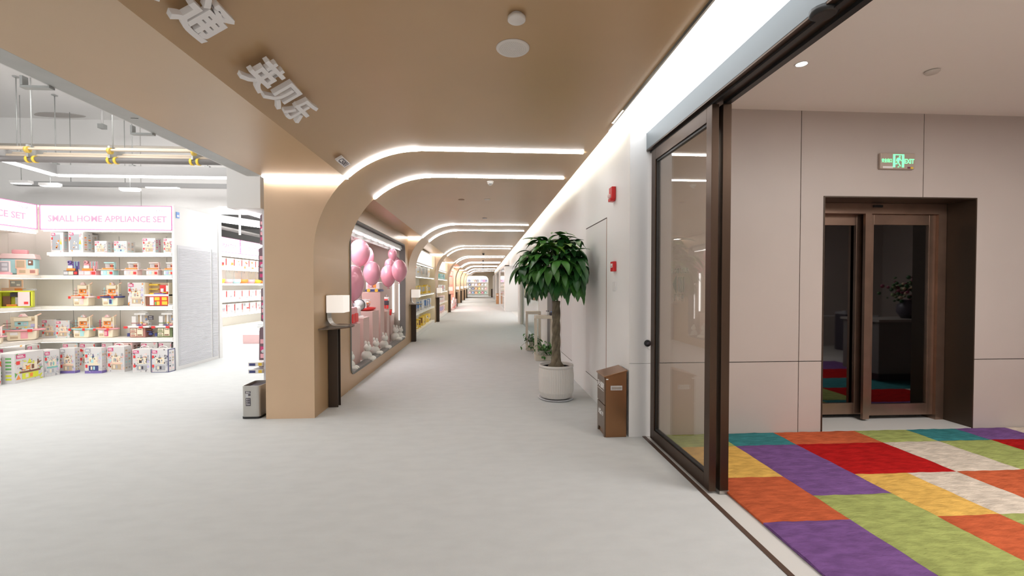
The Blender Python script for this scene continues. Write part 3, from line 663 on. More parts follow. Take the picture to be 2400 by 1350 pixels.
def utensils(b, x0, x1, z0, z1, y, n, cols, r):
    for i in range(n):
        x = x0+(x1-x0)*(i+.5)/n; b.m(r.choice(cols)).box((x-.006, y-.01, z0), (x+.004, y, z1))
def kitchen(label, x, y, z, w, h, cab='cream', top='pink', tower='cream', acc='orange', door='palepink', seed=1, group='toy kitchens on the tall shelf', style='A'):
    r = random.Random(seed); t = thing('toy_kitchen', label, 'toy kitchen', (x, y, z+.0015), 0, group); d = w*.42
    if style == 'A':
        cw = w*.62
        prof = [(-cw*.46, 0), (cw*.46, 0), (cw*.5, h*.05), (cw*.53, h*.34), (-cw*.53, h*.34), (-cw*.5, h*.05)]
        MB().prism(prof, .02, d, 'y').build('cabinet', C(cab), t, .012)
        b = MB().m(door).box((-.02*w, .012, h*.06), (.13*w, .02, h*.31)).m(top).box((.0, .008, h*.09), (.10*w, .012, h*.26)).m('tan').box((-.24*w, .014, h*.07), (-.08*w, .02, h*.15)).m('white').box((-.24*w, .014, h*.2), (-.08*w, .02, h*.3)); b.build('cupboard_door', None, t)
        o2 = [(w*.5*math.cos(a)*(.84+.16*abs(math.cos(a))), d*.5+d*.56*math.sin(a)) for a in [i*math.pi/12 for i in range(24)]]
        MB().prism(o2, h*.34, h*.40, 'z').build('countertop', C(top), t, .006)
        b = MB().m(tower).box((-.26*w, d*.5, h*.40), (.30*w, d*.62, h*.86)).m(tower).box((-.18*w, d*.3, h*.70), (.2*w, d*.6, h*.84)).m(acc).box((-.17*w, d*.46, h*.52), (.12*w, d*.5, h*.68)).m('brown').box((-.10*w, d*.44, h*.58), (-.04*w, d*.46, h*.64)).m('tan').box((.18*w, d*.46, h*.70), (.27*w, d*.5, h*.78)).m('lilac').box((.17*w, d*.46, h*.46), (.27*w, d*.5, h*.58)).m('silver').box((.02*w, d*.44, h*.56), (.09*w, d*.46, h*.63))
        b.m(tower).box((.27*w, d*.3, h*.40), (.32*w, d*.6, h*.90)); b.build('shelf_tower', None, t, .004)
        b = MB().m('palepink').prism([(-.1*w, h*.86), (.12*w, h*.86), (.05*w, h*.97), (-.03*w, h*.97)], d*.35, d*.55, 'y').m('peach').prism([(.25*w, h*.88), (.40*w, h*.98), (.42*w, h*.94), (.3*w, h*.86)], d*.4, d*.45, 'y').m(top if top != 'navy' else 'yellow').box((-.06*w, d*.33, h*.88), (.0, d*.35, h*.93)); b.build('awning', None, t)
        b = MB().m('brown').box((-.40*w, d*.4, h*.62), (-.24*w, d*.55, h*.635)).box((-.40*w, d*.4, h*.51), (-.25*w, d*.55, h*.525)).m(door).box((-.34*w, d*.45, h*.40), (-.31*w, d*.5, h*.75)); b.build('side_rack', None, t)
        b = MB().m(acc); b.lathe([(.06*w, 0), (.11*w, .04*h)], (-.12*w, d*.25, h*.40), 12).box((.0, d*.15, h*.40), (.24*w, d*.4, h*.44)).box((-.42*w, d*.2, h*.40), (-.26*w, d*.45, h*.43)).m('red').ball((-.1*w, d*.25, h*.445), .03*w).m('yellow').ball((.08*w, d*.25, h*.455), .028*w); b.build('toy_food', None, t)
        MB().tube([(.36*w, d*.5, h*.40), (.36*w, d*.5, h*.50), (.33*w, d*.42, h*.50), (.33*w, d*.42, h*.47)], .006).build('tap', C('silver'), t)
        for sx in (-.40, .17): MB().box((sx*w-.035*w, -d*.10, h*.30), (sx*w+.07*w, -d*.09, h*.40)).build('price_tag', C('red'), t)
    elif style == 'B':
        MB().box((-.32*w, 0, 0), (.28*w, d, h*.36)).build('cabinet', C(cab), t, .006)
        b = MB().m('cream')
        for (u0, u1, v0, v1) in [(-.27, -.06, .20, .33), (-.27, -.06, .04, .17), (-.02, .2, .05, .33)]:
            b.m('cream').box((u0*w, -.01, v0*h), (u1*w, 0, v1*h)); b.m(cab if u0 < -.1 else 'brown').box((u0*w+.02*w, -.014, v0*h+.02*h), (u1*w-.03*w, -.01, v0*h+.06*h)); b.m('dark').box((u0*w+.03*w, -.014, v1*h-.04*h), (u1*w-.05*w, -.01, v1*h-.025*h))
        b.build('cupboard_door', None, t)
        MB().box((-.46*w, -.02, h*.36), (.46*w, d*1.02, h*.42)).build('countertop', C('white'), t, .006)
        b = MB().m('white'); arch = [(-.2*w, h*.42), (.24*w, h*.42), (.24*w, h*.86)]+[(.02*w+.22*w*math.cos(a), h*.86+.12*h*math.sin(a)) for a in [i*math.pi/8 for i in range(9)]]+[(-.2*w, h*.86)]
        b.prism(arch, d*.6, d*.7, 'y').m('white').box((-.2*w, d*.2, h*.83), (.24*w, d*.6, h*.9)).m('tan').box((-.16*w, d*.55, h*.52), (-.02*w, d*.6, h*.82)).box((.1*w, d*.55, h*.6), (.2*w, d*.6, h*.8)).m('white').box((-.02*w, d*.35, h*.42), (.04*w, d*.6, h*.84)).m('blue').box((.15*w, d*.5, h*.62), (.19*w, d*.55, h*.70)).m('peach').box((.1*w, d*.3, h*.42), (.22*w, d*.55, h*.52)).m('yellow').box((.02*w, d*.28, h*.52), (.09*w, d*.3, h*.56))
        b.m('white').box((-.36*w, d*.4, h*.42), (-.2*w, d*.5, h*.78)); b.m(cab).box((-.38*w, d*.38, h*.50), (.1*w, d*.55, h*.53)); b.build('shelf_tower', None, t)
        MB().box((.30*w, d*.3, h*.64), (.52*w, d*.34, h*.80)).m('silver').box((.34*w, d*.29, h*.70), (.48*w, d*.3, h*.71)).box((.34*w, d*.29, h*.67), (.48*w, d*.3, h*.68)).box((.35*w, d*.29, h*.75), (.47*w, d*.3, h*.77)).build('menu_board', 'dark', t)
        MB().m('purple').lathe([(.05*w, 0), (.09*w, .04*h)], (-.04*w, d*.3, h*.42), 12).m('magenta').lathe([(.04*w, 0), (.08*w, .035*h)], (.16*w, d*.25, h*.42), 12).build('toy_pan', None, t)
        MB().m('navy').ball((.42*w, d*.3, h*.12), .09*w, 12, 8, (1, .7, .8)).box((.3*w, .02, h*.2), (.5*w, d*.5, h*.22)).box((-.46*w, .02, h*.03), (-.36*w, d*.4, h*.15)).m('brown').box((.28*w, .02, h*.27), (.48*w, d*.4, h*.29)).build('side_bowl', None, t)
        MB().tube([(.36*w, d*.5, h*.42), (.36*w, d*.5, h*.54), (.32*w, d*.4, h*.54), (.32*w, d*.4, h*.5)], .006).build('tap', C('silver'), t)
        for sx in (-.42, .17): MB().box((sx*w-.07*w, -.04, h*.34), (sx*w+.07*w, -.03, h*.42)).build('price_tag', C('red'), t)
    elif style == 'C':
        MB().box((-.36*w, 0, 0), (.36*w, d, h*.36)).build('cabinet', C(cab), t, .01)
        b = MB()
        for i, c in enumerate(['white', door, 'peach']): b.m(c).box((-.32*w+i*.18*w, -.008, .08*h), (-.20*w+i*.18*w, 0, .28*h))
        b.build('cupboard_door', None, t)
        MB().box((.2*w, -.014, .07*h), (.33*w, -.006, .25*h)).build('price_tag', C('red'), t)
        MB().box((-.5*w, -.01, h*.36), (.5*w, d, h*.41)).build('countertop', C('palepink' if cab != 'aqua' else 'peach'), t, .005)
        b = MB().m('white').box((-.28*w, d*.6, h*.41), (.34*w, d*.7, h*.92)).m(tower).box((-.26*w, d*.3, h*.84), (.32*w, d*.6, h*.92)).m('silver').box((-.24*w, d*.55, h*.58), (-.02*w, d*.6, h*.78)).m('peach').box((.0, d*.55, h*.54), (.26*w, d*.6, h*.82)); utensils(b, .02*w, .24*w, h*.60, h*.72, d*.54, 3, ['brown', 'orange', 'red'], r)
        b.m(tower).box((.30*w, d*.3, h*.41), (.34*w, d*.6, h*.9)); b.build('shelf_tower', None, t)
        MB().m('orange').box((-.3*w, d*.1, h*.41), (.3*w, d*.5, h*.50)).m('peach').ball((-.3*w, d*.2, h*.46), .05*w).build('toy_food', None, t)
        MB().tube([(.40*w, d*.5, h*.41), (.40*w, d*.5, h*.56), (.37*w, d*.4, h*.56)], .005).build('tap', C('silver'), t)
    elif style == 'D':
        MB().box((-.5*w, 0, 0), (.5*w, d, h*.30)).m('silver').box((-.46*w, -.008, .04*h), (-.18*w, 0, .26*h)).m(door).box((-.14*w, -.008, .04*h), (.18*w, 0, .26*h)).m('red').box((.26*w, -.01, .06*h), (.46*w, -.002, .24*h)).build('base', cab, t)
        b = MB().m(acc).box((-.34*w, d*.1, h*.30), (.24*w, d*.8, h*.46)).m('white').box((-.32*w, d*.3, h*.46), (.0, d*.7, h*.66)).m(top).box((-.30*w, d*.3, h*.66), (.0, d*.7, h*.78)); b.build('grill', None, t, .004)
        b = MB(); b.X = Matrix.Translation((-.14*w, d*.3, h*.88)) @ Matrix.Rotation(math.pi/2, 4, 'X'); b.m(top).lathe([(.10*h, -.02), (.11*h, .02), (.08*h, .025)], (0, 0, 0), 16).m('white').lathe([(.001, .028), (.04*h, .028)], (0, 0, 0), 12); b.build('fan', None, t)
        b = MB()
        for i in range(5): b.m('aqua' if i % 2 else top).box((.06*w+i*.08*w, d*.3, h*.4), (.10*w+i*.08*w, d*.5, h*.92))
        b.m('silver').box((.05*w, d*.5, h*.4), (.46*w, d*.55, h*.95)); b.build('cutlery_rack', None, t)
        MB().box((.3*w, d*.2, h*.3), (.36*w, d*.3, h*.62)).build('utensil', C('navy' if cab == 'dark' else 'pink'), t)
    return t

# ------------------------------------------------------------------ shelf bays along the corridor
warm = M('niche_warm', (.82, .70, .51), .6)
lightbox = M('lightbox', (1, 1, 1), .5, emit=1.6, ecol=(1, .955, .975))
shelf_led = M('shelf_led', (1, 1, 1), .5, emit=4.8, ecol=(1, .96, .87))
ROW = ['plinth', 'second shelf up', 'middle shelf', 'top shelf']
def small_box(label, x, y, z, w, d, h, cols, seed, rz, group, name='toy_carton'):
    r = random.Random(seed); b = MB().m(cols[0]).box((-w/2, 0, 0), (w/2, d, h))
    for i in range(5):
        u = r.uniform(-.45, .1)*w; v = r.uniform(.05, .7)*h; b.m(r.choice(cols)).box((u, -.002-i*.0004, v), (u+r.uniform(.15, .45)*w, 0, v+r.uniform(.08, .28)*h))
    b.m(cols[1]).box((w/2, .1*d, .1*h), (w/2+.002, .9*d, .8*h)); b.m(cols[2]).box((-w/2-.002, .1*d, .3*h), (-w/2, .9*d, .9*h))
    o = b.build(name); o.location = (x, y, z+.0015); o.rotation_euler = (0, 0, rz); return tag(o, label, 'box', group)
def shelf_bay(k, kinds, ordn):
    y0, y1 = Y1+(k-1)*PER+PD, Y1+k*PER
    XB = -2.42
    struct(MB().box((XB-.03, y0, 0), (XB, y1, 2.6)).build('wall_niche_rear', shelfwhite))
    struct(MB().box((XB, y1-.02, 0), (XL-.002, y1-.001, 2.58)).build('wall_niche_end', warm)); struct(MB().box((XB, y0+.001, 0), (XL-.002, y0+.02, 2.58)).build('wall_niche_near', warm))
    t = thing('niche_shelf', 'lit wall shelf unit with glowing header in the %s niche of the corridor' % ordn, 'shelf unit', (XL, y0, 0), 0, 'corridor shelf niches')
    MB().box((-.58, .02, 2.06), (-.04, y1-y0-.02, 2.10)).box((-.58, .02, 2.52), (-.10, y1-y0-.02, 2.56)).build('canopy', shelfwhite, t)
    MB().box((-.20, .05, 2.12), (-.12, y1-y0-.05, 2.50)).build('light_header', lightbox, t)
    MB().box((-.10, .05, 2.045), (-.08, y1-y0-.05, 2.06)).build('light_strip', shelf_led, t)
    zs = [.12, .64, 1.15, 1.70]
    MB().box((-.56, .02, 0), (-.02, y1-y0-.02, .12)).build('plinth', shelfwhite, t)
    for z in zs[1:]:
        s_ = MB().box((-.56, .02, z-.035), (-.02, y1-y0-.02, z)).build('shelf', shelfwhite, t)
        MB().box((-.06, .05, z-.045), (-.04, y1-y0-.05, z-.035)).build('light_strip', shelf_led, s_)
    r = random.Random(k*11)
    for ri, z in enumerate(zs):
        n = kinds[ri][0]; cols = kinds[ri][1]; h0 = kinds[ri][2]; what = kinds[ri][3]
        for i in range(n):
            w = (y1-y0-.7)/n; yc = y0+.4+w*(i+.5)
            small_box('%s, %s of the %s niche, %s along' % (what, ROW[ri], ordn, ORD[i]), XL-.10-r.uniform(0, .05), yc, z, min(.30, w*.7), .14, h0*r.uniform(.88, 1.05), cols, k*100+ri*13+i, math.radians(90+r.uniform(-14, 14)-25*(k == 1)), 'goods in the %s niche' % ordn)
shelf_bay(2, [(7, ['yellow', 'cream', 'brown', 'white'], .27, 'yellow and brown toy packet'), (8, ['silver', 'yellow', 'blue', 'white'], .30, 'grey blue and yellow toy box'), (8, ['yellow', 'cream', 'silver', 'blue'], .28, 'cream and yellow toy box'), (8, ['white', 'yellow', 'silver', 'orange'], .33, 'tall white and yellow boxed toy')], 'first')
shelf_bay(3, [(6, ['palepink', 'white', 'lilac', 'red'], .34, 'pink and white boxed toy'), (6, ['palepink', 'grey', 'white', 'aqua'], .30, 'pale pink and grey boxed toy'), (5, ['white', 'grey', 'pink', 'silver'], .30, 'white and grey boxed toy'), (5, ['aqua', 'pink', 'teal', 'blue'], .26, 'aqua and pink boxed toy')], 'second')
# third niche: bright window with a red framed display
y0, y1 = Y1+3*PER+PD, Y1+4*PER
struct(MB().box((-2.6, y0, 0), (-2.55, y1, 2.6)).build('wall_bay_rear', lightbox))
struct(MB().m(brown).box((XL-.05, y0, 0), (XL, y1, .12)).box((XL-.05, y0, 2.45), (XL, y1, 2.6)).build('wall_bay_front'))
t = thing('red_rack', 'tall red framed display rack in the bright niche behind the fourth lamp', 'display rack', (-1.98, y0+1.9, .0))
for i in range(3): MB().box((-.25, i*1.1, 0), (-.22, i*1.1+.03, 2.3)).box((.05, i*1.1, 0), (.08, i*1.1+.03, 2.3)).box((-.22, i*1.1, 2.27), (.05, i*1.1+.03, 2.3)).build('upright', C('red'), t)
for i in range(4): MB().box((-.22, .035, .3+i*.55), (.045, 2.19, .32+i*.55)).build('cross_rail', C('magenta'), t)
for i in range(5):
    small_box('pink and white pack on the floor before the red framed rack, %s along' % ORD[i], -1.72, y0+.9+i*.75, 0, .3, .1, .4+.15*(i % 3), ['palepink', 'pink', 'white', 'red'], 50+i, math.radians(80), 'packs by the red rack')
# farther niches
for k in (4, 5, 6, 7):
    y0 = Y1+k*PER+PD; y1 = Y1+(k+1)*PER if k < 7 else YE
    struct(MB().m(warm if k % 2 else shelfwhite).box((-2.42, y0, 0), (-2.38, y1, 2.6)).build('wall_bay_rear'))
    t = thing('niche_shelf', 'small far wall shelf unit in the %s niche of the corridor' % ORD[k], 'shelf unit', (-2.38, y0, 0), 0, 'far corridor shelf niches')
    for z in (.3, .85, 1.4): MB().box((.02, .2, z-.03), (.40, y1-y0-.2, z)).build('shelf', shelfwhite, t)
    MB().box((.0, .2, 2.1), (.15, y1-y0-.2, 2.4)).build('light_header', lightbox, t)
    for ri, z in enumerate((.3, .85, 1.4)):
        for i in range(3):
            small_box('far toy box in the %s niche, %s shelf up, %s along' % (ORD[k], ORD[ri], ORD[i]), -2.1, y0+.9+i*1.2, z, .5, .2, .32, [['yellow', 'cream', 'white'], ['teal', 'white', 'yellow'], ['orange', 'grey', 'cream']][ri], k*31+i, math.radians(90), 'goods in the far niches')

# ------------------------------------------------------------------ far end
YE2 = 58.5
endw = M('end_wall', (.60, .54, .44), .6)
ar = [(-2.3, 0)]+[(-2.3+.55-.55*math.cos(a), 1.98+.55*math.sin(a)) for a in [i*math.pi/12 for i in range(7)]]+[(.62-.55+.55*math.sin(a), 1.98+.55*math.cos(a)) for a in [i*math.pi/12 for i in range(7)]]+[(.62, 0)]
b = MB().m(endw)
b.box((-3.1, YE, 0), (-2.3, YE+.15, 3.3)).box((.62, YE, 0), (1.9, YE+.15, 3.3))
top = [p for p in ar if p[1] > 1.0]
for p, q_ in zip(top, top[1:]): b.face([(p[0], YE, p[1]), (q_[0], YE, q_[1]), (q_[0], YE, 3.3), (p[0], YE, 3.3)][::-1])
for p, q_ in zip(ar, ar[1:]): b.face([(p[0], YE, p[1]), (q_[0], YE, q_[1]), (q_[0], YE+.15, q_[1]), (p[0], YE+.15, p[1])])
struct(b.build('wall_end'))
struct(MB().box((-4, YE2, 0), (2.5, YE2+.1, 3.2)).build('wall_end_rear', shelfwhite)); struct(MB().box((-4, YE+.15, 3.0), (2.5, YE2, 3.05)).build('ceiling_end', white))
area('end_room_lamp', (-.8, 57.2, 2.9), 2.5, 1.2, 120, (1, .98, .95))
t = thing('end_shelf_unit', 'bright shelf unit seen through the arch at the far end of the corridor', 'shelf unit', (-.8, YE2, 0))
MB().box((-1.9, -.5, 2.15), (1.9, -.02, 2.5)).build('light_header', lightbox, t)
for z in (.25, .78, 1.28, 1.78): MB().box((-1.9, -.45, z-.03), (1.9, -.005, z)).build('shelf', shelfwhite, t)
rc = [['pink', 'blue', 'orange', 'green', 'magenta', 'teal'], ['grey', 'navy', 'orange', 'yellow', 'silver', 'pink'], ['navy', 'palepink', 'lilac', 'orange', 'grey', 'silver'], ['navy', 'grey', 'tan', 'brown', 'dark', 'silver', 'purple', 'magenta']]
for ri, z in enumerate((.25, .78, 1.28, 1.78)):
    n = [6, 6, 6, 9][ri]
    for i in range(n):
        x = -2.0+2.5*(i+.5)/n; c = rc[ri][i % len(rc[ri])]
        o = MB().m(c).ball((0, 0, .15), .15, 10, 6, (1, .6, 1)).m('white').ball((0, -.08, .16), .07, 8, 5, (1, .5, 1)).m(c).ball((0, 0, .30), .05, 8, 5).build('bagged_toy') if ri < 3 else MB().m(c).box((-.12, -.1, 0), (.12, .1, .28)).m('white').box((-.07, -.101, .08), (.07, -.1, .18)).build('toy_carton')
        o.location = (x, YE2-.28, z+.003); tag(o, '%s toy beyond the end arch, %s row up, %s from left' % (c, ORD[ri], ORD[i]), 'toy', 'toys on the end shelves')

# ------------------------------------------------------------------ hall behind the left opening
HZ = 4.8
struct(MB().box((-14, -6, HZ), (-2.3, 9.6, HZ+.1)).build('ceiling_hall', hallwhite))
struct(MB().box((-14.1, -6, 0), (-14, 20, HZ)).build('wall_hall_left', hallwhite))
struct(MB().box((-14, 9.6, 3.0), (-3.1, 9.7, HZ)).build('wall_hall_upper', hallwhite))
struct(MB().box((-14, 9.05, 0), (-5.17, 9.15, 2.95)).box((-5.17, 9.05, 2.86), (-2.36, 9.15, 2.98)).build('wall_hall_partition', white))
struct(MB().box((-2.40, Y1+PD, 0), (-2.35, Y1+PD+.02, HZ)).box((-2.96, 6.2, 0), (-2.90, 9.0, HZ)).box((-3.12, 9.16, 0), (-3.06, 20, 4)).box((-2.96, 6.13, 2.6), (-2.3, 6.2, HZ)).build('wall_hall_right', white))
struct(MB().box((-14, 9.7, 3.9), (-3.1, 20, 4.0)).build('ceiling_hall_rear', hallwhite)); struct(MB().box((-14, 20, 0), (-3.1, 20.1, 4)).build('wall_hall_rear', hallwhite))
tag(MB().box((-5.15, 9.0, 2.835), (-3.15, 9.12, 2.86)).build('linear_light', led), 'white LED strip under the white beam above the passage to the next room', 'linear light')
# stain patch on the ceiling
tag(MB().prism([(-8.36+.46*math.cos(a)*(1+.1*math.sin(3*a)), 9.38+.13*math.sin(a)) for a in [i*math.pi/10 for i in range(20)]], HZ-.012, HZ-.002, 'z').build('ceiling_patch', M('patch_grey', (.50, .47, .45), .8)), 'grey oval patch on the hall ceiling', 'ceiling patch')
# pendant light frame
ringm = M('pendant_housing', (.42, .42, .42), .6)
t = thing('pendant_light', 'white angled linear pendant light hanging above the toy shelves', 'pendant light', (0, 0, 0))
C0, C1, C2 = Vector((-7.60, 8.45, 0)), Vector((-7.25, 5.2, 0)), Vector((-2.9, 8.45, 0))
def bar(b, p, q_, w, z0, z1):
    d = (q_-p).normalized(); n_ = Vector((-d.y, d.x, 0))*w
    P = [p-n_, q_-n_, q_+n_, p+n_]; b.prism([(v.x, v.y) for v in P], z0, z1, 'z')
b = MB(); bar(b, C0, C1, .09, 3.40, 3.56); bar(b, C0-Vector((.09, 0, 0)), C2, .09, 3.40, 3.56); b.build('housing', ringm, t)
b = MB(); bar(b, C0, C1, .07, 3.385, 3.40); bar(b, C0, C2, .07, 3.385, 3.40); b.build('diffuser', led_hall, t)
for i, (x, y) in enumerate([(-7.5, 7.7), (-7.55, 8.4), (-6.3, 8.45), (-5.0, 8.45), (-4.1, 8.45)]):
    MB().cyl((x, y, 3.56), (x, y, HZ-.01), .008, 6).box((x-.03, y-.03, HZ-.02), (x+.03, y+.03, HZ-.005)).box((x-.04, y-.03, 3.56), (x+.04, y+.03, 3.60)).build('suspension_rod', greybeam, t)
t = thing('pendant_light', 'second lower linear pendant behind the first, close to the wall', 'pendant light', (0, 0, 0))
b = MB(); bar(b, Vector((-9, 9.2, 0)), Vector((-3.2, 9.2, 0)), .05, 3.36, 3.44); b.build('housing', ringm, t); b = MB(); bar(b, Vector((-6.6, 9.2, 0)), Vector((-6.0, 9.2, 0)), .04, 3.35, 3.36); b.build('diffuser', led_hall, t)
for x in (-8.0, -7.0, -5.0, -3.8): MB().cyl((x, 9.2, 3.44), (x, 9.2, HZ-.01), .006, 6).build('suspension_rod', greybeam, t)
for i, (px, py) in enumerate([(50, 430), (118, 436), (305, 447)]):
    p = at(px, py, 'y', 8.45)
    t = thing('spot_box', 'small white box lamp under the pendant light, %s from the shop corner' % ORD[i], 'lamp', (p.x, 8.45, p.z), 0, 'small white box lamps')
    MB().box((-.16, -.05, .0), (.16, .05, .05)).build('housing', white, t, .004); MB().box((-.14, -.04, -.006), (.14, .04, 0)).build('lens', led_hall, t); MB().cyl((0, 0, .05), (0, 0, (3.388 if i else HZ-.002)-p.z), .005, 6).build('stem', greybeam, t)
# pipes
PY = 7.35
creamp = M('pipe_cream', (.56, .47, .37), .5); darkp = M('pipe_dark', (.16, .15, .145), .5)
def pz(py, y=PY): return at(300, py, 'y', y).z
for i, (dy, z, r, m_, lab) in enumerate([(0, pz(377), .045, darkp, 'thick dark grey pipe running below the cream pipes across the hall'), (.10, pz(366), .035, creamp, 'lowest of the cream pipes, just above the dark pipe'), (.20, pz(357), .030, creamp, 'middle cream pipe above the dark pipe'), (.05, pz(348), .022, creamp, 'topmost thin cream pipe of the bundle'), (-.12, pz(358), .018, creamp, 'front thin cream pipe passing the yellow clamps')]):
    tag(MB().tube([(-9.5, PY+dy, z), (-4.05+i*.05, PY+dy, z), (-3.55, PY+dy+.55, z-.04), (-3.2, PY+dy+1.5, z-.1)], r, 10).build('ceiling_pipe', m_), lab, 'pipe', 'pipes across the hall')
for i, px in enumerate((75, 265, 458)):
    x = at(px, 370, 'y', PY).x
    t = thing('pipe_hanger', 'steel pipe hanger with yellow clamps, %s from the left on the pipe bundle' % ORD[i], 'pipe hanger', (x, PY, 0), 0, 'pipe hangers')
    MB().cyl((0, 0, pz(350)), (0, 0, HZ-.01), .009, 6).build('rod', greybeam, t)
    for dx in (-.05, .05): MB().cyl((dx-.018, 0, pz(377)), (dx+.018, 0, pz(377)), .056, 12).build('clamp', C('yellow'), t)
    MB().box((-.03, -.06, pz(366)-.05), (.0, .24, pz(348)+.02)).build('bracket', greybeam, t); MB().cyl((.03, -.12, pz(360)), (.07, -.12, pz(360)), .05, 12).build('ring_clamp', M('ochre_clamp', (.6, .42, .08), .5), t)
tag(MB().cyl((-9.5, 9.4, 4.2), (-6.0, 9.4, 4.2), .03, 8).build('sprinkler_pipe', M('pipe_pale', (.72, .66, .58), .5)), 'pale thin sprinkler pipe on the upper hall wall', 'pipe')
t = thing('sprinkler', 'white sprinkler head on a thin drop below the hall ceiling patch', 'sprinkler', (at(240, 310, 'y', 9.0).x, 9.0, 0)); MB().cyl((0, 0, HZ-.01), (0, 0, 4.5), .02, 8).build('drop', white, t); MB().box((-.05, -.05, 4.42), (.05, .05, 4.5)).build('head', greybeam, t)
# wall panel joints on the upper hall wall
struct(MB().m(M('joint', (.5, .48, .46), .7)).box((-7.0, 9.595, 3.0), (-6.99, 9.6, HZ)).box((-5.0, 9.595, 3.0), (-4.99, 9.6, HZ)).box((-14, 9.595, 3.95), (-3.1, 9.6, 3.96)).build('trim_20'))

# header box with light over the peg wall, peg wall
struct(MB().box((-2.93, 5.3, 2.33), (-2.56, 9.0, 2.92)).build('wall_bulkhead', white))
tag(MB().box((-2.90, 5.5, 2.315), (-2.84, 8.6, 2.33)).build('linear_light', led), 'slanting-looking LED line under the white box above the dark pink packs', 'linear light')
t = thing('peg_wall', 'white peg wall panel edge behind the first brown portal', 'display wall', (-2.59, 5.44, 0))
MB().box((-.02, 0, .10), (.02, 3.2, 2.33)).build('board', M('peg_white', (.80, .80, .86), .5), t); MB().box((-.015, .02, 0), (.02, .1, .10)).box((-.015, 3.0, 0), (.02, 3.1, .10)).build('foot', greybeam, t)
packm = M('pack_smoke', (.19, .12, .14), .25)
pk = [(608, 622, 500, 572, 'narrow smoky pink pack hanging topmost on the peg wall'), (604, 622, 578, 660, 'wide smoky pink pack on the second hook row of the peg wall'), (609, 622, 672, 757, 'slim dark-framed pink pack on the middle hooks of the peg wall'), (603, 622, 768, 868, 'dark-framed pink pack on the lower hooks of the peg wall')]
for i, (xa, xb, ya, yb_, lab) in enumerate(pk):
    for j in range(2):
        yy = 5.62+j*.30
        A = at(xa, ya, 'y', 5.62); B_ = at(xb, yb_, 'y', 5.62); w = (B_.x-A.x); h = A.z-B_.z
        t = thing('hanging_pack', (lab if j == 0 else lab.replace(' pack', ' pack, rear of two,')), 'packaged toy', (at(xb, 600, 'y', yy).x, yy, B_.z), 0, 'packs on the peg wall')
        MB().prism([(-.0, 0), (-w, h*.06), (-w*.9, h*.93), (-w*.3, h), (0, h)], 0, .03, 'y').build('pack_card', packm, t)
        b = MB()
        for kx in range(4): b.m('pink' if kx % 2 else 'magenta').box((-w*.75, -.008, h*(.12+.17*kx)), (-w*.2, 0, h*(.22+.17*kx)))
        b.m('silver').ball((-w*.4, -.008, h*.45), .022, 10, 6, (1, .3, 1)); b.build('contents', None, t)
        MB().cyl((-w-.02, .015, h+.006), (-2.612-at(xb, 600, 'y', yy).x, .015, h+.006), .004, 6).build('hook', C('silver'), t)
for i in range(2):
    z = .40+i*.085
    tag(MB().m('white').box((-.16, 0, 0), (0, .17, .045)).m('navy').box((-.15, -.001, .005), (-.08, 0, .035)).m('yellow').box((-.045, -.001, .005), (-.005, 0, .04)).build('flat_pack'), 'flat white and navy pack with yellow end above the steel bin, %s' % ['lower', 'upper'][i], 'packaged toy', 'flat packs above the bin').location = (-2.6115, 5.41, z)
# steel bin
t = thing('waste_bin', 'brushed steel open waste bin against the white edge beside the first portal', 'waste bin', (-2.50, 4.94, 0))
def rr(x0, x1, y0, y1, r): return [(a, b_) for a, b_ in rrect(x0, x1, y0, y1, r, 4)]
O = rr(-.105, .085, 0, .30, .035); I = rr(-.098, .078, .007, .293, .03)
b = MB(); nn = len(O)
hb = lambda y: .352
for i in range(nn):
    j = (i+1) % nn
    b.face([(*O[i], .02), (*O[j], .02), (*O[j], .355), (*O[i], .355)][::-1]); b.face([(*I[i], .02), (*I[j], .02), (*I[j], .355), (*I[i], .355)]); b.face([(*O[i], .355), (*O[j], .355), (*I[j], .355), (*I[i], .355)][::-1])
b.build('body', steel, t); MB().prism(rr(-.108, .088, -.003, .303, .036), 0, .022, 'z').build('base', black, t); MB().prism(rr(-.097, .077, .008, .292, .03), .2, .33, 'z').build('liner', C('dark'), t)
b = MB().m('dark').box((-.065, -.002, .275), (-.01, 0, .30)).box((-.06, -.002, .14), (-.01, 0, .225)).m('silver').box((-.06, -.002, .232), (-.035, 0, .268)).m('dark').box((-.035, -.002, .25), (-.01, 0, .268))
for i in range(3): b.m('white').ball((-.048, -.002, .212-i*.02), .006, 8, 5, (1, .3, 1)).box((-.038, -.003, .210-i*.02), (-.018, -.002, .213-i*.02))
b.m('white').box((-.055, -.003, .152), (-.015, -.002, .157)).text('EKO', .02, .0004, C('white'), frame((-.037, -.0025, .287), (1, 0, 0), (0, 0, 1)), .0005); b.build('label', None, t)

# ------------------------------------------------------------------ tall toy shelves
GX1, GX0, GY, GB = -5.19, -7.33, 7.83, 8.28
struct(MB().box((GX1-.04, GY+.002, 0), (GX1, 9.05, 2.78)).build('wall_gable', white))
louv = M('louver', (.66, .66, .69), .5)
t = thing('louver_panel', 'white louvered panel covering the end of the toy shelf block', 'louver panel', (GX1+.002, 7.9, 0))
b = MB(); b.box((0, 0, .06), (.006, .92, 2.12)); b.box((0, .95, .06), (.006, 1.12, 2.12))
for i in range(74):
    z = .085+i*.0272; b.face([(.006, .02, z), (.016, .02, z-.006), (.016, .90, z-.006), (.006, .90, z)]); b.face([(.016, .02, z-.006), (.006, .02, z-.014), (.006, .90, z-.014), (.016, .90, z-.006)])
    b.face([(.006, .96, z), (.016, .96, z-.006), (.016, 1.11, z-.006), (.006, 1.11, z)]); b.face([(.016, .96, z-.006), (.006, .96, z-.014), (.006, 1.11, z-.014), (.016, 1.11, z-.006)])
b.build('slats', louv, t)
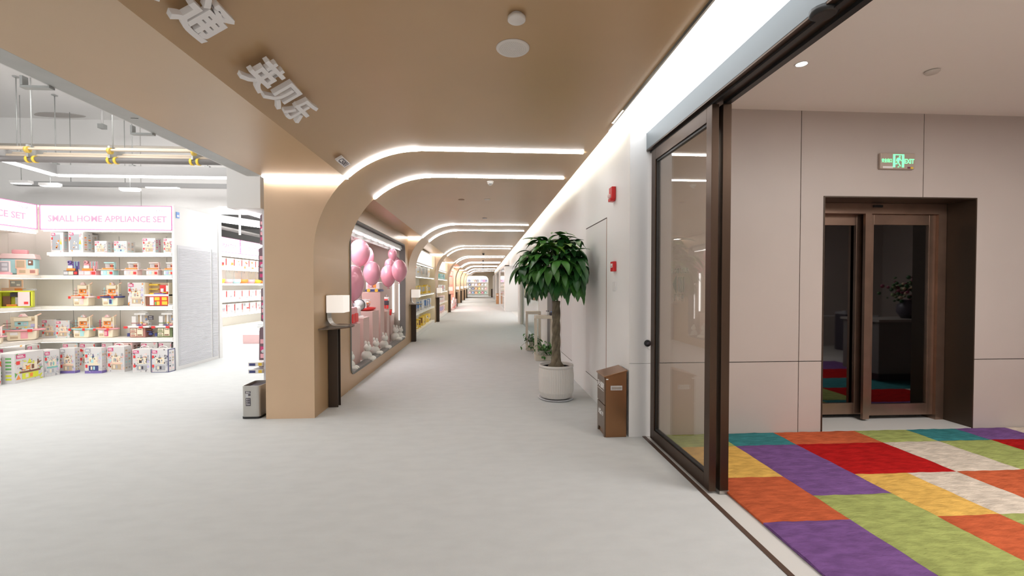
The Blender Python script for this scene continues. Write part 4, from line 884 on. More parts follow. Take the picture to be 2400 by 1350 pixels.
tag(MB().m('blue').box((0, 0, 0), (.012, .07, .1)).m('white').box((.012, .01, .02), (.013, .06, .05)).build('sticker_tag'), 'small blue tag on the white gable beside the pink sign', 'tag').location = (GX1+.001, 7.88, 2.58)
signpink = M('sign_pink', (.3, .1, .2), .5, emit=.55, ecol=(.85, .30, .58)); txtpink = M('sign_text_pink', (.05, .03, .04), .5, emit=1.0, ecol=(.84, .47, .65))
t = thing('toy_shelf', 'tall white lit toy shelf facing the picture, under the pink-framed sign', 'shelf unit', (0, 0, 0), 0, 'tall white toy shelves')
MB().box((-7.84, GB, 0), (GX1-.04, GB+.04, 2.78)).box((-7.84, GY+.001, 0), (-7.80, GB-.001, 2.78)).build('back_panel', shelfwhite, t)
MB().box((GX0+.04, GY+.002, 2.343), (GX1-.042, GB-.001, 2.356)).box((-7.8, GY+.1, 2.75), (GX1-.04, GB, 2.78)).build('canopy', shelfwhite, t)
MB().box((GX0+.04, GY+.09, .0), (GX1-.042, GB-.001, .08)).build('plinth', shelfwhite, t)
ZR = [(.545, -7.795), (1.085, -7.795), (1.605, -7.795), (1.985, GX0+.12)]
for z, x0 in ZR:
    s_ = MB().box((x0, GY, z-.055), (GX1-.045, GB-.001, z)).build('shelf', shelfwhite, t, .003); MB().box((x0+.02, GY+.03, z-.062), (GX1-.05, GY+.05, z-.055)).build('light_strip', shelf_led, s_)
MB().box((GX0+.05, GY+.03, 2.336), (GX1-.05, GY+.06, 2.343)).build('light_strip', shelf_led, t)
b = MB().m(M('slot_grey', (.35, .35, .33), .6))
for x in (-5.62, -5.40, -6.42, -7.2): b.box((x, GB-.003, .3), (x+.006, GB, 2.3))
b.build('slot_rail', None, t)
def sign(t, X, w, h, text, tx, logo, size=.152):
    """light box sign in the frame X: x along, y up, z towards the viewer; origin at its lower left"""
    b = MB(); b.X = X; b.m(lightbox).box((0, 0, -.04), (w, h, 0)); s1 = b.build('light_box', None, t)
    b = MB().m(signpink); b.X = X
    for (u0, v0, u1, v1) in [(0, 0, w, .012), (0, h-.012, w, h), (0, 0, .012, h), (w-.012, 0, w, h)]: b.box((u0, v0, -.045), (u1, v1, .006))
    b.m(txtpink)
    for (u0, v0, u1, v1) in [(.02, .022, w-.02, .028), (.02, h-.028, w-.02, h-.022), (.02, .022, .026, h-.022), (w-.026, .022, w-.02, h-.022)]: b.box((u0, v0, 0), (u1, v1, .002))
    b.build('sign_frame', None, t)
    b = MB(); b.text(text, size, .002, txtpink, X @ Matrix.Translation((tx, h*.44, .003)), .0035)
    b.build('lettering', None, t)
    if logo:
        b = MB(); b.text('l·b·nl', size*.5, .001, M('logo_grey', (.1, .1, .1), .5, emit=.6, ecol=(.8, .7, .78)), X @ Matrix.Translation((w-.22, h*.80, .003)), .001); b.build('logo', None, t)
t = thing('shop_sign', 'glowing sign reading SMALL HOME APPLIANCE SET above the shelf facing the picture', 'sign', (0, 0, 0), 0, 'glowing pink-framed signs')
sign(t, Matrix.Translation((GX0+.03, GY-.002, 2.36)) @ Matrix.Rotation(math.pi/2, 4, 'X'), GX1-GX0-.06, .405, 'SMALL HOME APPLIANCE SET', 1.06, True, .142)
# left unit, at right angles
t = thing('toy_shelf', 'tall white lit toy shelf running towards the viewer at the picture edge', 'shelf unit', (0, 0, 0), 0, 'tall white toy shelves')
MB().box((-7.86, 3.5, 0), (-7.80, GY-.002, 2.78)).build('back_panel', shelfwhite, t); MB().box((-7.8, 3.5, 2.30), (GX0, GY-.002, 2.35)).box((-7.8, 3.5, 2.75), (GX0-.1, GY-.002, 2.78)).build('canopy', shelfwhite, t)
MB().box((-7.799, 3.5, 0), (-7.60, GY-.005, .08)).build('plinth', shelfwhite, t)
for z in (.545, 1.085, 1.605):
    s_ = MB().box((-7.799, 3.5, z-.055), (GX0+.02, GY-.002, z)).build('shelf', shelfwhite, t, .003); MB().box((GX0-.05, 3.6, z-.062), (GX0-.03, GY, z-.055)).build('light_strip', shelf_led, s_)
MB().box((GX0-.06, 3.6, 2.288), (GX0-.03, GY, 2.30)).build('light_strip', shelf_led, t)
t = thing('shop_sign', 'glowing sign ending in NCE SET at the picture edge', 'sign', (0, 0, 0), 0, 'glowing pink-framed signs')
ye = at(70, 505, 'x', GX0).y
Xs = Matrix(((0, 0, 1, GX0+.002), (1, 0, 0, GY-.02-2.6), (0, 1, 0, 2.36), (0, 0, 0, 1)))
sign(t, Xs, 2.6, .405, 'SMALL HOME APPLIANCE SET', ye-(GY-.02-2.6)-1.01, True, .142)

# ---- goods on the shelf facing the picture
def fx(px, y): return at(px, 700, 'y', y).x
def put_carton(px0, px1, ytop, ybot, y, z, label, seed, group, d=.22, rz=0, **kw):
    x0, x1 = fx(px0, y), fx(px1, y); h = (ybot-ytop)*y/1040
    return carton(label, (x0+x1)/2, y, z, x1-x0, d, h, seed, rz, group, **kw)
TOPG = 'cartons on the top toy shelf'
A1 = ('aqua', 'peach', 'orange', 'pink')
put_carton(122, 151, 546, 591, 7.92, 1.986, 'tall window carton first on the top toy shelf', 1, TOPG, .16, win='glassgrey', acc=A1)
put_carton(163, 197, 545, 591, 7.90, 1.986, 'tall window carton second on the top toy shelf, wider', 2, TOPG, .18, win='glassgrey', acc=A1)
put_carton(190, 213, 549, 591, 8.10, 1.986, 'tall window carton tucked behind the wider window carton', 3, TOPG, .16, win='grey', acc=A1)
put_carton(224, 252, 565, 591, 7.92, 1.986, 'small white carton beside the tall window cartons', 4, TOPG, .20, acc=('pink', 'aqua', 'grey'))
put_carton(269, 299, 565, 591, 7.92, 1.986, 'small white carton with blue picture, middle of the top toy shelf', 5, TOPG, .18, acc=('peach', 'aqua', 'pink'), pic=('aqua', 'peach', 'navy', 'silver'))
put_carton(336, 366, 558, 591, 7.92, 1.986, 'white and pink carton right of the gap on the top toy shelf', 6, TOPG, .14, acc=('pink', 'magenta', 'aqua'), tags_=2)
put_carton(385, 406, 558, 591, 7.92, 1.986, 'white and pink carton last on the top toy shelf', 7, TOPG, .14, acc=('pink', 'magenta', 'aqua'), tags_=2)
def put_k(px0, px1, ytop, ybot, y, z, label, grp, **kw):
    x0, x1 = fx(px0, y), fx(px1, y); return kitchen(label, (x0+x1)/2, y, z, x1-x0, (ybot-ytop)*y/1040, group=grp, **kw)
G2 = 'small toy sets on the second shelf from the top'
put_k(150, 184, 612, 645, 7.95, 1.606, 'blue and grey toy grill set with orange pan', G2, style='D', cab='dark', top='purple', acc='orange', door='cream')
put_k(185, 226, 612, 645, 7.95, 1.606, 'pink toy grill set with orange pan beside the blue one', G2, style='D', cab='pink', top='pink', acc='orange', door='palepink')
put_k(231, 272, 613, 645, 7.95, 1.606, 'small aqua toy kitchen right of the pink grill set', G2, style='C', cab='aqua', tower='aqua', door='aqua')
put_k(285, 328, 613, 645, 7.95, 1.606, 'small pale pink toy kitchen in the middle of the second shelf', G2, style='C', cab='palepink', tower='white', door='silver')
put_k(338, 376, 613, 645, 7.95, 1.606, 'small pale pink toy kitchen next to the aqua one at the shelf end', G2, style='C', cab='palepink', tower='palepink', door='aqua')
put_k(380, 412, 613, 645, 7.97, 1.606, 'small aqua toy kitchen at the gable end of the second shelf', G2, style='C', cab='aqua', tower='white', door='lilac')
put_k(158, 214, 662, 716, 7.97, 1.086, 'cream toy kitchen with pale pink counter on the middle shelf', 'toy kitchens', top='palepink', door='palepink')
put_k(226, 283, 662, 716, 7.97, 1.086, 'cream toy kitchen with navy counter on the middle shelf', 'toy kitchens', top='navy', door='aqua')
put_k(157, 214, 735, 787, 7.97, .546, 'cream toy kitchen with aqua counter on the lowest shelf', 'toy kitchens', top='aqua', door='aqua')
put_k(215, 270, 735, 787, 7.97, .546, 'cream toy kitchen with pink counter and door on the lowest shelf', 'toy kitchens', top='pink', door='magenta')
put_k(292, 352, 727, 787, 7.97, .546, 'white arched toy kitchen with rosewood cabinet and menu board', 'arched toy kitchens', style='B', cab='rosewood')
put_k(357, 414, 727, 787, 7.97, .546, 'white arched toy kitchen with dark green cabinet and menu board', 'arched toy kitchens', style='B', cab='olive')
put_carton(300, 338, 664, 716, 7.93, 1.086, 'white printed carton left of the red kitchen set', 12, 'middle shelf boxes', .16, acc=('brown', 'orange', 'grey'))
# open red display set
x0, x1 = fx(339, 7.93), fx(396, 7.93); w = x1-x0; h = 52*7.93/1040
t = thing('toy_kitchen', 'red and yellow toy kitchen in an open display box on the middle shelf', 'toy kitchen', ((x0+x1)/2, 7.93, 1.086))
MB().box((-w/2, .16, 0), (w/2, .18, h)).box((-w/2, 0, 0), (-w/2+.01, .16, h)).box((w/2-.01, 0, 0), (w/2, .16, h)).build('display_box', C('cream'), t)
b = MB().m('red').box((-.05*w, .10, .5*h), (.28*w, .15, .9*h)).m('yellow').box((-.46*w, .08, .5*h), (-.1*w, .14, .56*h)).box((-.46*w, .08, .7*h), (-.1*w, .14, .74*h)).box((-.46*w, .08, .88*h), (-.1*w, .14, .94*h)).m('purple').box((-.2*w, .04, .5*h), (.2*w, .10, .55*h)).m('white').box((.0, .09, .6*h), (.12*w, .10, .75*h)).box((.28*w, .06, .62*h), (.38*w, .08, .88*h)).m('yellow').box((.05*w, .09, .55*h), (.26*w, .10, .6*h)).build('upper_shelf', None, t)
MB().box((-.5*w, -.01, .42*h), (.5*w, .15, .5*h)).build('countertop', C('white'), t, .004)
b = MB().m('red').box((-.42*w, .0, .02*h), (.46*w, .12, .42*h)).m('white').box((-.28*w, -.008, .04*h), (-.12*w, 0, .38*h)).m('yellow').box((-.08*w, -.008, .24*h), (.12*w, 0, .38*h)).box((.22*w, -.008, .24*h), (.42*w, 0, .38*h)).box((.22*w, -.008, .05*h), (.44*w, 0, .2*h)).box((-.0*w, -.008, .04*h), (.12*w, 0, .2*h)).m('green').box((-.08*w, -.008, .04*h), (-.02*w, 0, .18*h)).m('brown').box((-.42*w, -.008, .04*h), (-.3*w, 0, .4*h)).build('cabinet', None, t)
t = thing('price_card', 'small white card at the right end of the middle shelf', 'card', (fx(403, 7.86), 7.86, 1.086)); MB().box((-.065, 0, 0), (.06, .01, .035)).build('card', C('white'), t); MB().box((-.05, -.001, .02), (.05, 0, .028)).build('print', C('dark'), t)

# ---- goods on the left shelf
def lk(px0, px1, ytop, ybot, X, z, label, rz=55, **kw):
    c = at((px0+px1)/2, ybot, 'x', X); dist = c.y; w = (px1-px0)*dist/1040*.95
    return kitchen(label, c.x, c.y, z, w, (ybot-ytop)*dist/1040, **kw), rz
for args, kw in [((22, 96, 733, 792, -7.45, .551, 'big cream toy kitchen with pink hood and counter on the left shelf', 35), dict(top='pink', door='pink', tower='cream', acc='aqua')),
                 ((-30, 14, 760, 802, -7.40, .551, 'toy kitchen cut off by the picture edge, lowest shelf', 35), dict(top='pink', door='grey', tower='palepink'))]:
    t, rz = lk(*args, group='toy kitchens on the left shelf', **kw); t.rotation_euler = (0, 0, math.radians(rz)); t.location.x += .04; t.location.y -= .1
# pink kitchen at the edge, row 2
t = thing('toy_kitchen', 'pink toy kitchen with maroon hood at the picture edge', 'toy kitchen', (-7.50, 6.96, 1.607), math.radians(35), 'toy kitchens on the left shelf')
MB().box((-.22, 0, 0), (.22, .18, .14)).build('base', C('palepink'), t, .01); MB().m('pink').box((-.16, .02, .14), (.18, .16, .34)).m('peach').box((-.1, .01, .18), (.02, .02, .32)).m('brown').box((.05, .01, .22), (.14, .02, .3)).build('oven', None, t)
MB().prism([(-.18, .34), (.26, .34), (.2, .40), (-.18, .40)], .0, .2, 'y').build('countertop', C('pink'), t); MB().m('maroon').box((-.16, .08, .40), (.1, .14, .60)).m('dark').box((-.14, .07, .48), (.06, .08, .58)).m('green').lathe([(.03, .40), (.07, .44)], (-.06, .06, 0), 12).build('upper_wall', None, t); MB().box((-.16, .04, .60), (.1, .18, .68)).build('hood', C('palepink'), t, .02)
MB().box((.04, -.008, .02), (.20, 0, .12)).m('brown').box((.1, -.012, .03), (.16, -.008, .06)).build('control_panel', 'cream', t)
# menu board & aqua food truck
t = thing('menu_board', 'grey toy menu board with six pictures left of the aqua toy van', 'toy', (-7.50, 7.36, 1.607), math.radians(30))
MB().box((-.14, 0, .03), (.14, .02, .21)).build('board', C('palepink'), t, .004); b = MB().m('grey').box((-.125, -.004, .045), (.125, 0, .195))
for i in range(3):
    for j in range(2): b.m(['white', 'pink', 'silver'][i]).box((-.11+i*.08, -.007, .06+j*.07), (-.05+i*.08, -.004, .105+j*.07))
b.build('menu', None, t); MB().box((-.15, -.03, 0), (.15, .05, .03)).build('foot', C('pink'), t)
t = thing('toy_van', 'aqua toy food van with pink roof on the left shelf', 'toy', (-7.50, 7.66, 1.607), math.radians(28))
MB().box((-.20, 0, .02), (.20, .22, .26)).build('body', C('aqua'), t, .02); MB().prism([(-.22, .26), (.22, .26), (.20, .34), (-.17, .34)], -.015, .235, 'y').build('roof', C('palepink'), t, .01)
MB().box((-.08, .05, .34), (.10, .15, .41)).build('roof_sign', C('pink'), t, .015); MB().m('peach').box((-.02, -.012, .10), (.10, 0, .245)).m('tan').box((-.005, -.016, .12), (.085, -.012, .23)).m('brown').box((.125, -.012, .16), (.18, 0, .24)).m('white').box((.135, -.016, .19), (.16, -.012, .22)).build('serving_window', None, t)
MB().m('peach').box((.0, -.03, .0), (.24, .02, .10)).m('tan').box((.03, -.034, .03), (.1, -.03, .08)).m('rosewood').box((.15, -.034, .03), (.21, -.03, .08)).build('front_counter', None, t, .006)
t = thing('tablet_stand', 'small grey picture board on a peach box above the lime cabinet', 'toy', (-7.60, 7.72, 1.40), math.radians(25)); MB().box((-.07, 0, 0), (.09, .02, .13)).m('grey').box((-.055, -.004, .015), (.075, 0, .115)).m('white').box((-.04, -.006, .07), (.0, -.004, .1)).box((.02, -.006, .03), (.06, -.004, .06)).build('board', 'peach', t)
tag(MB().m('peach').box((-.17, 0, 0), (.0, .16, .045)).m('orange').box((-.02, -.004, .0), (.07, .12, .035)).m('silver').box((.07, 0, 0), (.2, .12, .03)).build('toy_tray'), 'peach orange and silver flat toy set lying on the lime cabinet', 'toy').location = (-7.56, 7.70, 1.352)
bpy.data.objects['toy_tray'].rotation_euler = (0, 0, math.radians(25))
t = thing('toy_cabinet', 'peach and lime toy oven cabinet with clear door on the left shelf', 'toy', (-7.44, 7.46, 1.087), math.radians(33)); t.scale = (.92, .7, 1)
MB().m('peach').box((-.30, .0, 0), (-.12, .2, .265)).build('side_box', None, t, .006)
b = MB().m('lime').box((-.12, 0, 0), (-.10, .2, .26)).box((.26, 0, 0), (.28, .2, .26)).box((-.12, 0, 0), (.28, .2, .02)).box((-.12, 0, .245), (.28, .2, .265)).box((-.1, .18, 0), (.26, .2, .26)); b.build('frame', None, t)
MB().m('brown').box((-.09, .12, .02), (.0, .17, .18)).m('orange').box((-.04, .06, .02), (.08, .12, .05)).m('dark').box((.0, .1, .17), (.1, .17, .235)).m('silver').box((.06, .1, .02), (.12, .16, .16)).build('interior', None, t)
MB().box((.11, -.02, .02), (.25, -.012, .245)).m('red').box((.18, -.024, .05), (.23, -.02, .09)).build('door', 'palepink', t); MB().m('green').ball((-.21, -.01, .2), .032, 12, 8).m('tan').ball((-.25, -.005, .1), .02).ball((-.17, -.005, .1), .02).build('knob', None, t)
t = thing('toy_cabinet', 'maroon toy cupboard with open clear door at the picture edge', 'toy', (-7.47, 6.90, 1.087), math.radians(33))
MB().m('palepink').box((-.20, .02, 0), (.12, .2, .30)).m('maroon').box((-.18, .015, .02), (.09, .02, .13)).box((-.18, .015, .15), (.09, .02, .28)).build('body', None, t); MB().box((.12, -.02, .02), (.30, .0, .26)).build('open_door', C('white'), t, .004); MB().box((-.22, .02, .30), (.2, .18, .325)).build('tray', C('grey'), t)
for i, (px0, px1) in enumerate([(98, 129), (131, 160)]):
    put_carton(px0, px1, 746, 786-i*2, 8.02-.03*i, .546, 'white carton with aqua and peach print by the shop corner, %s one' % ['left', 'right'][i], 20+i, 'cartons near the shop corner', .1, acc=('aqua', 'peach', 'teal'), rz=math.radians(8), tags_=2)
# ---- boxes on the plinth and on the floor
PG = 'cartons standing on the lit plinth'
put_carton(144, 180, 799, 848, 7.95, .0815, 'white carton on the plinth behind the first purple-banded box', 30, PG, .2, acc=('aqua', 'pink', 'peach'))
put_carton(184, 220, 799, 848, 7.95, .0815, 'white carton on the plinth between the two purple-banded boxes', 31, PG, .2, acc=('pink', 'red', 'aqua'), tags_=2)
put_carton(236, 262, 799, 848, 7.95, .0815, 'pale carton on the plinth left of the brown window box', 32, PG, .2, acc=('palepink', 'aqua', 'peach'))
put_carton(265, 308, 799, 848, 7.95, .0815, 'carton with brown window and aqua leaf on the plinth', 33, PG, .2, base='palepink', win='rosewood', acc=('aqua', 'brown', 'pink'))
put_carton(328, 367, 799, 848, 7.95, .0815, 'grey-print carton on the plinth with dark edge, left of two', 34, PG, .2, edge=None, acc=('grey', 'dark', 'pink'), pic=('dark', 'silver', 'grey', 'cream'))
put_carton(369, 401, 799, 848, 7.95, .0815, 'grey-print carton on the plinth with dark edge, beside the gable', 35, PG, .2, edge='dark', acc=('grey', 'dark', 'pink'), pic=('dark', 'silver', 'grey', 'cream'))
FG = 'cartons on the floor before the shelf'
def floor_c(px0, px1, ytop, ybot, label, seed, d=.2, rz=0, grp=FG, **kw):
    p0 = at(px0, ybot, 'z', 0); p1 = at(px1, ybot, 'z', 0); y = (p0.y+p1.y)/2; h = (ybot-ytop)*y/1040
    return carton(label, (p0.x+p1.x)/2, y, 0, abs(p1.x-p0.x), d, h, seed, rz, grp, **kw)
floor_c(142, 175, 819, 875, 'white carton with purple base band, left one', 40, .09, band_='purple', acc=('peach', 'lilac', 'silver'), tags_=2)
floor_c(200, 238, 818, 875, 'white carton with purple base band, right one', 41, .09, band_='purple', acc=('aqua', 'lilac', 'silver'), tags_=2, pic=('navy', 'cream', 'aqua', 'cream'))
floor_c(253, 291, 815, 872, 'pink-print carton with white handle on the shop floor', 42, .15, handle=True, acc=('aqua', 'pink', 'peach'), tags_=2)
floor_c(312, 352, 821, 873, 'grey-print handled carton on the shop floor, left of the dark-edged one', 43, .15, handle=True, acc=('grey', 'dark', 'palepink'), pic=('grey', 'silver', 'dark', 'cream'), tags_=2)
floor_c(356, 394, 821, 873, 'dark-edged handled carton on the shop floor by the gable', 44, .16, handle=True, edge='navy', acc=('grey', 'dark', 'palepink'), pic=('grey', 'silver', 'dark', 'cream'), tags_=2)
# left floor: cartons facing across
def side_c(pn, pf, htop, label, seed, d=.2, grp='cartons along the left shelf', **kw):
    """near and far lower corners (pixels on the floor) of the printed face"""
    a = at(*pn, 'z', 0); c = at(*pf, 'z', 0); v = c-a; w = v.length; rz = math.atan2(v.y, v.x); h = (pn[1]-htop)*a.y/1040
    m_ = (a+c)/2; return carton(label, m_.x, m_.y, 0, w, d, h, seed, rz, grp, **kw)
side_c((35, 900), (103, 885), 834, 'large carton with lime oven picture on the floor at the left', 50, .3, acc=('lime', 'orange', 'brown', 'green'), pic=('lime', 'brown', 'orange', 'cream'), base='white', tags_=1)
side_c((104, 884), (140, 878), 826, 'teal-edged white carton next to the lime oven one', 51, .26, acc=('teal', 'grey', 'pink'), pic=('silver', 'teal', 'grey', 'cream'))
side_c((-60, 915), (3, 903), 842, 'orange and purple carton cut off by the picture edge', 52, .3, acc=('orange', 'purple', 'red'), pic=('purple', 'orange', 'grey', 'cream'))
o = side_c((-24, 895), (60, 877), 824, 'large carton behind the lime oven one, brown and yellow print', 53, .12, acc=('brown', 'yellow', 'orange'), pic=('grey', 'silver', 'tan', 'cream')); 
o = side_c((64, 875), (95, 869), 814, 'grey and red carton behind the teal-edged one', 54, .08, acc=('grey', 'red', 'pink'))
# ------------------------------------------------------------------ second room beyond the passage
XW = -7.35
t = thing('far_toy_shelf', 'long white lit shelf in the next room under HOME PLAY TOY sign', 'shelf unit', (0, 0, 0))
MB().box((XW-.45, 10.5, 0), (XW-.40, 18.5, 2.85)).build('back_panel', shelfwhite, t); MB().box((XW-.4, 10.5, 2.28), (XW, 18.5, 2.36)).build('canopy', shelfwhite, t); MB().box((XW-.4, 10.5, 0), (XW, 18.5, .22)).build('plinth', shelfwhite, t)
FZ = [.58, 1.0, 1.49, 1.93]
for z in FZ:
    s_ = MB().box((XW-.4, 10.5, z-.05), (XW, 18.5, z)).build('shelf', shelfwhite, t); MB().box((XW-.05, 10.6, z-.058), (XW-.03, 18.4, z-.05)).build('light_strip', shelf_led, s_)
MB().box((XW-.04, 10.5, 2.265), (XW-.02, 18.5, 2.28)).build('light_strip', shelf_led, t)
Xh = Matrix(((0, 0, 1, XW+.002), (1, 0, 0, 11.3), (0, 1, 0, 2.38), (0, 0, 0, 1)))
t = thing('shop_sign', 'glowing sign reading HOME PLAY TOY seen through the passage', 'sign', (0, 0, 0), 0, 'glowing pink-framed signs'); sign(t, Xh, 2.65, .42, 'HOME PLAY TOY', 1.85, True, .15)
Xh = Matrix(((0, 0, 1, XW+.002), (1, 0, 0, 13.98), (0, 1, 0, 2.38), (0, 0, 0, 1)))
t = thing('shop_sign', 'glowing sign beginning with DOCTOR seen through the passage', 'sign', (0, 0, 0), 0, 'glowing pink-framed signs'); sign(t, Xh, 2.65, .42, 'DOCTOR TOY', .95, False, .15)
r = random.Random(5)
for ri, z in enumerate(FZ):
    for i in range(9):
        y = 12.4+i*.42
        if ri == 2:
            c = ['yellow', 'orange', 'yellow', 'pink', 'aqua', 'orange', 'pink', 'yellow', 'orange'][i]
            t = thing('toy_sink', '%s toy sink basin in the next room, third shelf up, %s along' % (c, ORD[i]), 'toy', (XW-.2, y, z+.0015), 0, 'toys in the next room')
            MB().lathe([(.10, 0), (.15, .03), (.16, .12), (.10, .12)], (0, 0, 0), 14, .8, 1.1).build('basin', C(c), t)
            if i > 2: MB().tube([(0, -.1, .12), (0, -.1, .32), (0, -.05, .38), (0, .05, .38), (0, .09, .32)], .008, 6).build('tap', C('silver'), t)
        else:
            small_box('printed toy box in the next room, %s shelf up, %s along' % (ORD[ri], ORD[i]), XW-.12, y, z, .34, .2, .30 if ri != 1 else .28, ['white', ['pink', 'palepink', None, 'orange'][ri], 'red', 'silver', 'grey', 'palepink'], 300+ri*20+i, math.radians(90), 'toys in the next room')
podm = M('podium_pink', (.80, .55, .55), .6)
tag(MB().box((-5.885, 11.25, 0), (-4.6, 12.6, .22)).build('podium', podm), 'low pale pink podium step in the next room', 'podium'); tag(MB().box((-5.3, 11.9, .22), (-4.6, 12.6, .62)).build('podium', podm), 'upper pink podium block standing on the low step', 'podium')
t = thing('toy_iron', 'small grey and blue toy on the upper pink podium block', 'toy', (-5.15, 12.0, .62)); MB().box((-.1, -.05, 0), (.1, .08, .05)).build('base', C('grey'), t, .01); MB().ball((0, 0, .12), .08, 10, 6, (1, .7, 1)).build('body', C('blue'), t)
for i, (y, x) in enumerate([(10.6, -4.8), (12.4, -5.6)]):
    o = MB().box((-7.2, y, 3.0), (-3.2, y+.07, 3.12)).m(led).box((-7.2, y, 2.985), (-3.2, y+.07, 3.0)).build('linear_light', None) if False else None
t = thing('pendant_light', 'slanting white linear light in the next room above the passage', 'pendant light', (0, 0, 0)); b = MB(); bar(b, Vector((-7.0, 10.8, 0)), Vector((-4.6, 16.5, 0)), .07, 3.05, 3.2); b.build('housing', ringm, t); b = MB(); bar(b, Vector((-7.0, 10.8, 0)), Vector((-4.6, 16.5, 0)), .06, 3.035, 3.05); b.build('diffuser', led, t)
for i in range(3): MB().cyl((-6.9+i*.9, 11.1+i*2.1, 3.2), (-6.9+i*.9, 11.1+i*2.1, 3.89), .01, 6).build('suspension_rod', greybeam, t)
tag(MB().tube([(-9, 10.4, 3.15), (-3.2, 10.4, 3.15)], .04, 10).build('ceiling_pipe', darkp), 'dark pipe in the next room just under the passage beam', 'pipe'); tag(MB().tube([(-9, 10.6, 3.3), (-3.2, 10.6, 3.3)], .035, 10).build('ceiling_pipe', creamp), 'cream pipe in the next room just under the passage beam', 'pipe')
for i in range(4):
    tag(MB().tube([(-6.9, 11.5+i*1.6, 2.86), (-6.9, 11.5+i*1.6, 3.89)], .03, 8).build('hanger_post', white), 'white hanger post above the HOME PLAY TOY sign, %s along' % ORD[i], 'post', 'white hanger posts')
tag(MB().tube([(-7.1, 11, 3.0), (-7.1, 18, 3.0)], .05, 10).build('ceiling_pipe', darkp), 'dark duct pipe running above the HOME PLAY TOY sign', 'pipe')
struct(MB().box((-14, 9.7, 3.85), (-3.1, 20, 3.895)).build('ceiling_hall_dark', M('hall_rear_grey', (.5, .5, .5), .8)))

# ------------------------------------------------------------------ things on the right side
# potted money tree
PX_, PY_ = .925, 5.60
t = thing('potted_tree', 'tall money tree with braided trunk in a ribbed white pot', 'plant', (PX_, PY_, 0))
potm = M('pot_white', (.68, .65, .61), .55)
MB().lathe([(.165, .02), (.19, .03), (.218, .10), (.222, .30), (.212, .40)], (0, 0, 0), 96, flute=.014).lathe([(.212, .40), (.222, .415), (.218, .435), (.196, .435), (.192, .39)], (0, 0, 0), 48).build('pot', potm, t)
MB().lathe([(.17, 0), (.215, .004), (.232, .022), (.224, .024), (.2, .012), (.001, .012)], (0, 0, 0), 40).build('saucer', M('saucer', (.60, .60, .62), .4), t)
MB().lathe([(.001, .395), (.192, .395)], (0, 0, 0), 30).build('soil', M('soil', (.05, .035, .028), .95, bump=.8, bscale=50), t)
trunkm = M('bark', (.16, .13, .085), .8, bump=.5, bscale=30, mott=.3, mscale=12)
b = MB()
for s_ in range(4):
    pts, rs = [], []
    for i in range(34):
        f = i/33; z = .38+f*.86; a = s_*math.pi/2+f*7.5; rad = .026+.035*max(0, 1-f*6)**2
        pts.append((rad*math.cos(a), rad*math.sin(a), z)); rs.append(.033+.022*max(0, 1-f*6)-.006*f)
    b.tube(pts, rs, 10)
b.build('trunk', trunkm, t, smooth=True)
rl = random.Random(21); b = MB(); bt = MB()
g1 = M('leaf_dark', (.022, .095, .022), .32, spec=.5, mott=.3, mscale=8); g2 = M('leaf_mid', (.045, .16, .025), .35, mott=.25, mscale=8); g3 = M('leaf_light', (.12, .26, .03), .4)
def leaflet(b, o, d, ln, wd_, droop):
    d = d.normalized(); side = d.cross(Vector((0, 0, 1))); side = side.normalized() if side.length > .05 else Vector((1, 0, 0)); n = 7; rows = []
    p = o.copy(); dd = d.copy()
    for i in range(n+1):
        f = i/n; w = wd_*math.sin(math.pi*min(1, (f*.93+.03))**.8)*(1 if f < .97 else .2)
        nrm = side.cross(dd).normalized()
        rows.append([b.bm.verts.new(p-side*w+nrm*w*.25), b.bm.verts.new(p.copy()), b.bm.verts.new(p+side*w+nrm*w*.25)])
        dd = (dd+Vector((0, 0, -droop/n))).normalized(); p = p+dd*ln/n
    for A, B_ in zip(rows, rows[1:]):
        for k in range(2):
            f = b.bm.faces.new([A[k], A[k+1], B_[k+1], B_[k]]); f.material_index = b.cur; f.smooth = True
hub = Vector((0, 0, 1.22))
NC = 96
for i in range(NC):
    a = i*2.39996+rl.uniform(-.3, .3); u = (i+.5)/NC
    el = math.asin(1-1.30*u)      # from the top down to the underside
    rad = rl.uniform(.60, 1.0)
    c = Vector((.42*rad*math.cos(a)*math.cos(el), .42*rad*math.sin(a)*math.cos(el), 1.585+(.51 if el > 0 else .56)*math.sin(el)*rad))
    if PX_+c.x > 1.20: c.x = 1.20-PX_-rl.uniform(0, .1)
    bt.tube([hub+Vector((rl.uniform(-.03, .03), rl.uniform(-.03, .03), rl.uniform(0, .25))), (hub+c)/2+Vector((0, 0, .06)), c], [.007, .005, .0035], 5)
    out = Vector((math.cos(a), math.sin(a), .35 if el > .6 else (-.1 if el > 0 else -.8)))
    nl = rl.choice([5, 6, 6, 7]); t1 = out.normalized(); s1 = t1.cross(Vector((0, 0, 1))).normalized()
    mt_ = g3 if el > .9 and rl.random() < .5 else (g2 if rl.random() < .4 else g1); b.m(mt_)
    sz = rl.uniform(.85, 1.25)
    for j in range(nl):
        ph = (j-(nl-1)/2)/nl*2*math.pi*.8
        d = t1*math.cos(ph)+s1*math.sin(ph)+Vector((0, 0, .1))
        ln = (.27*(1-.25*abs(j-(nl-1)/2)/(nl/2)))*sz
        q_ = c+d.normalized()*ln
        if PX_+q_.x > 1.34: ln *= .5
        leaflet(b, c, d, ln*rl.uniform(.8, 1.1), .044*sz, rl.uniform(.5, 1.8) if el > .3 else rl.uniform(1.6, 3.6))
b.build('foliage', None, t); bt.build('stems', M('stem_green', (.08, .14, .03), .5), t)

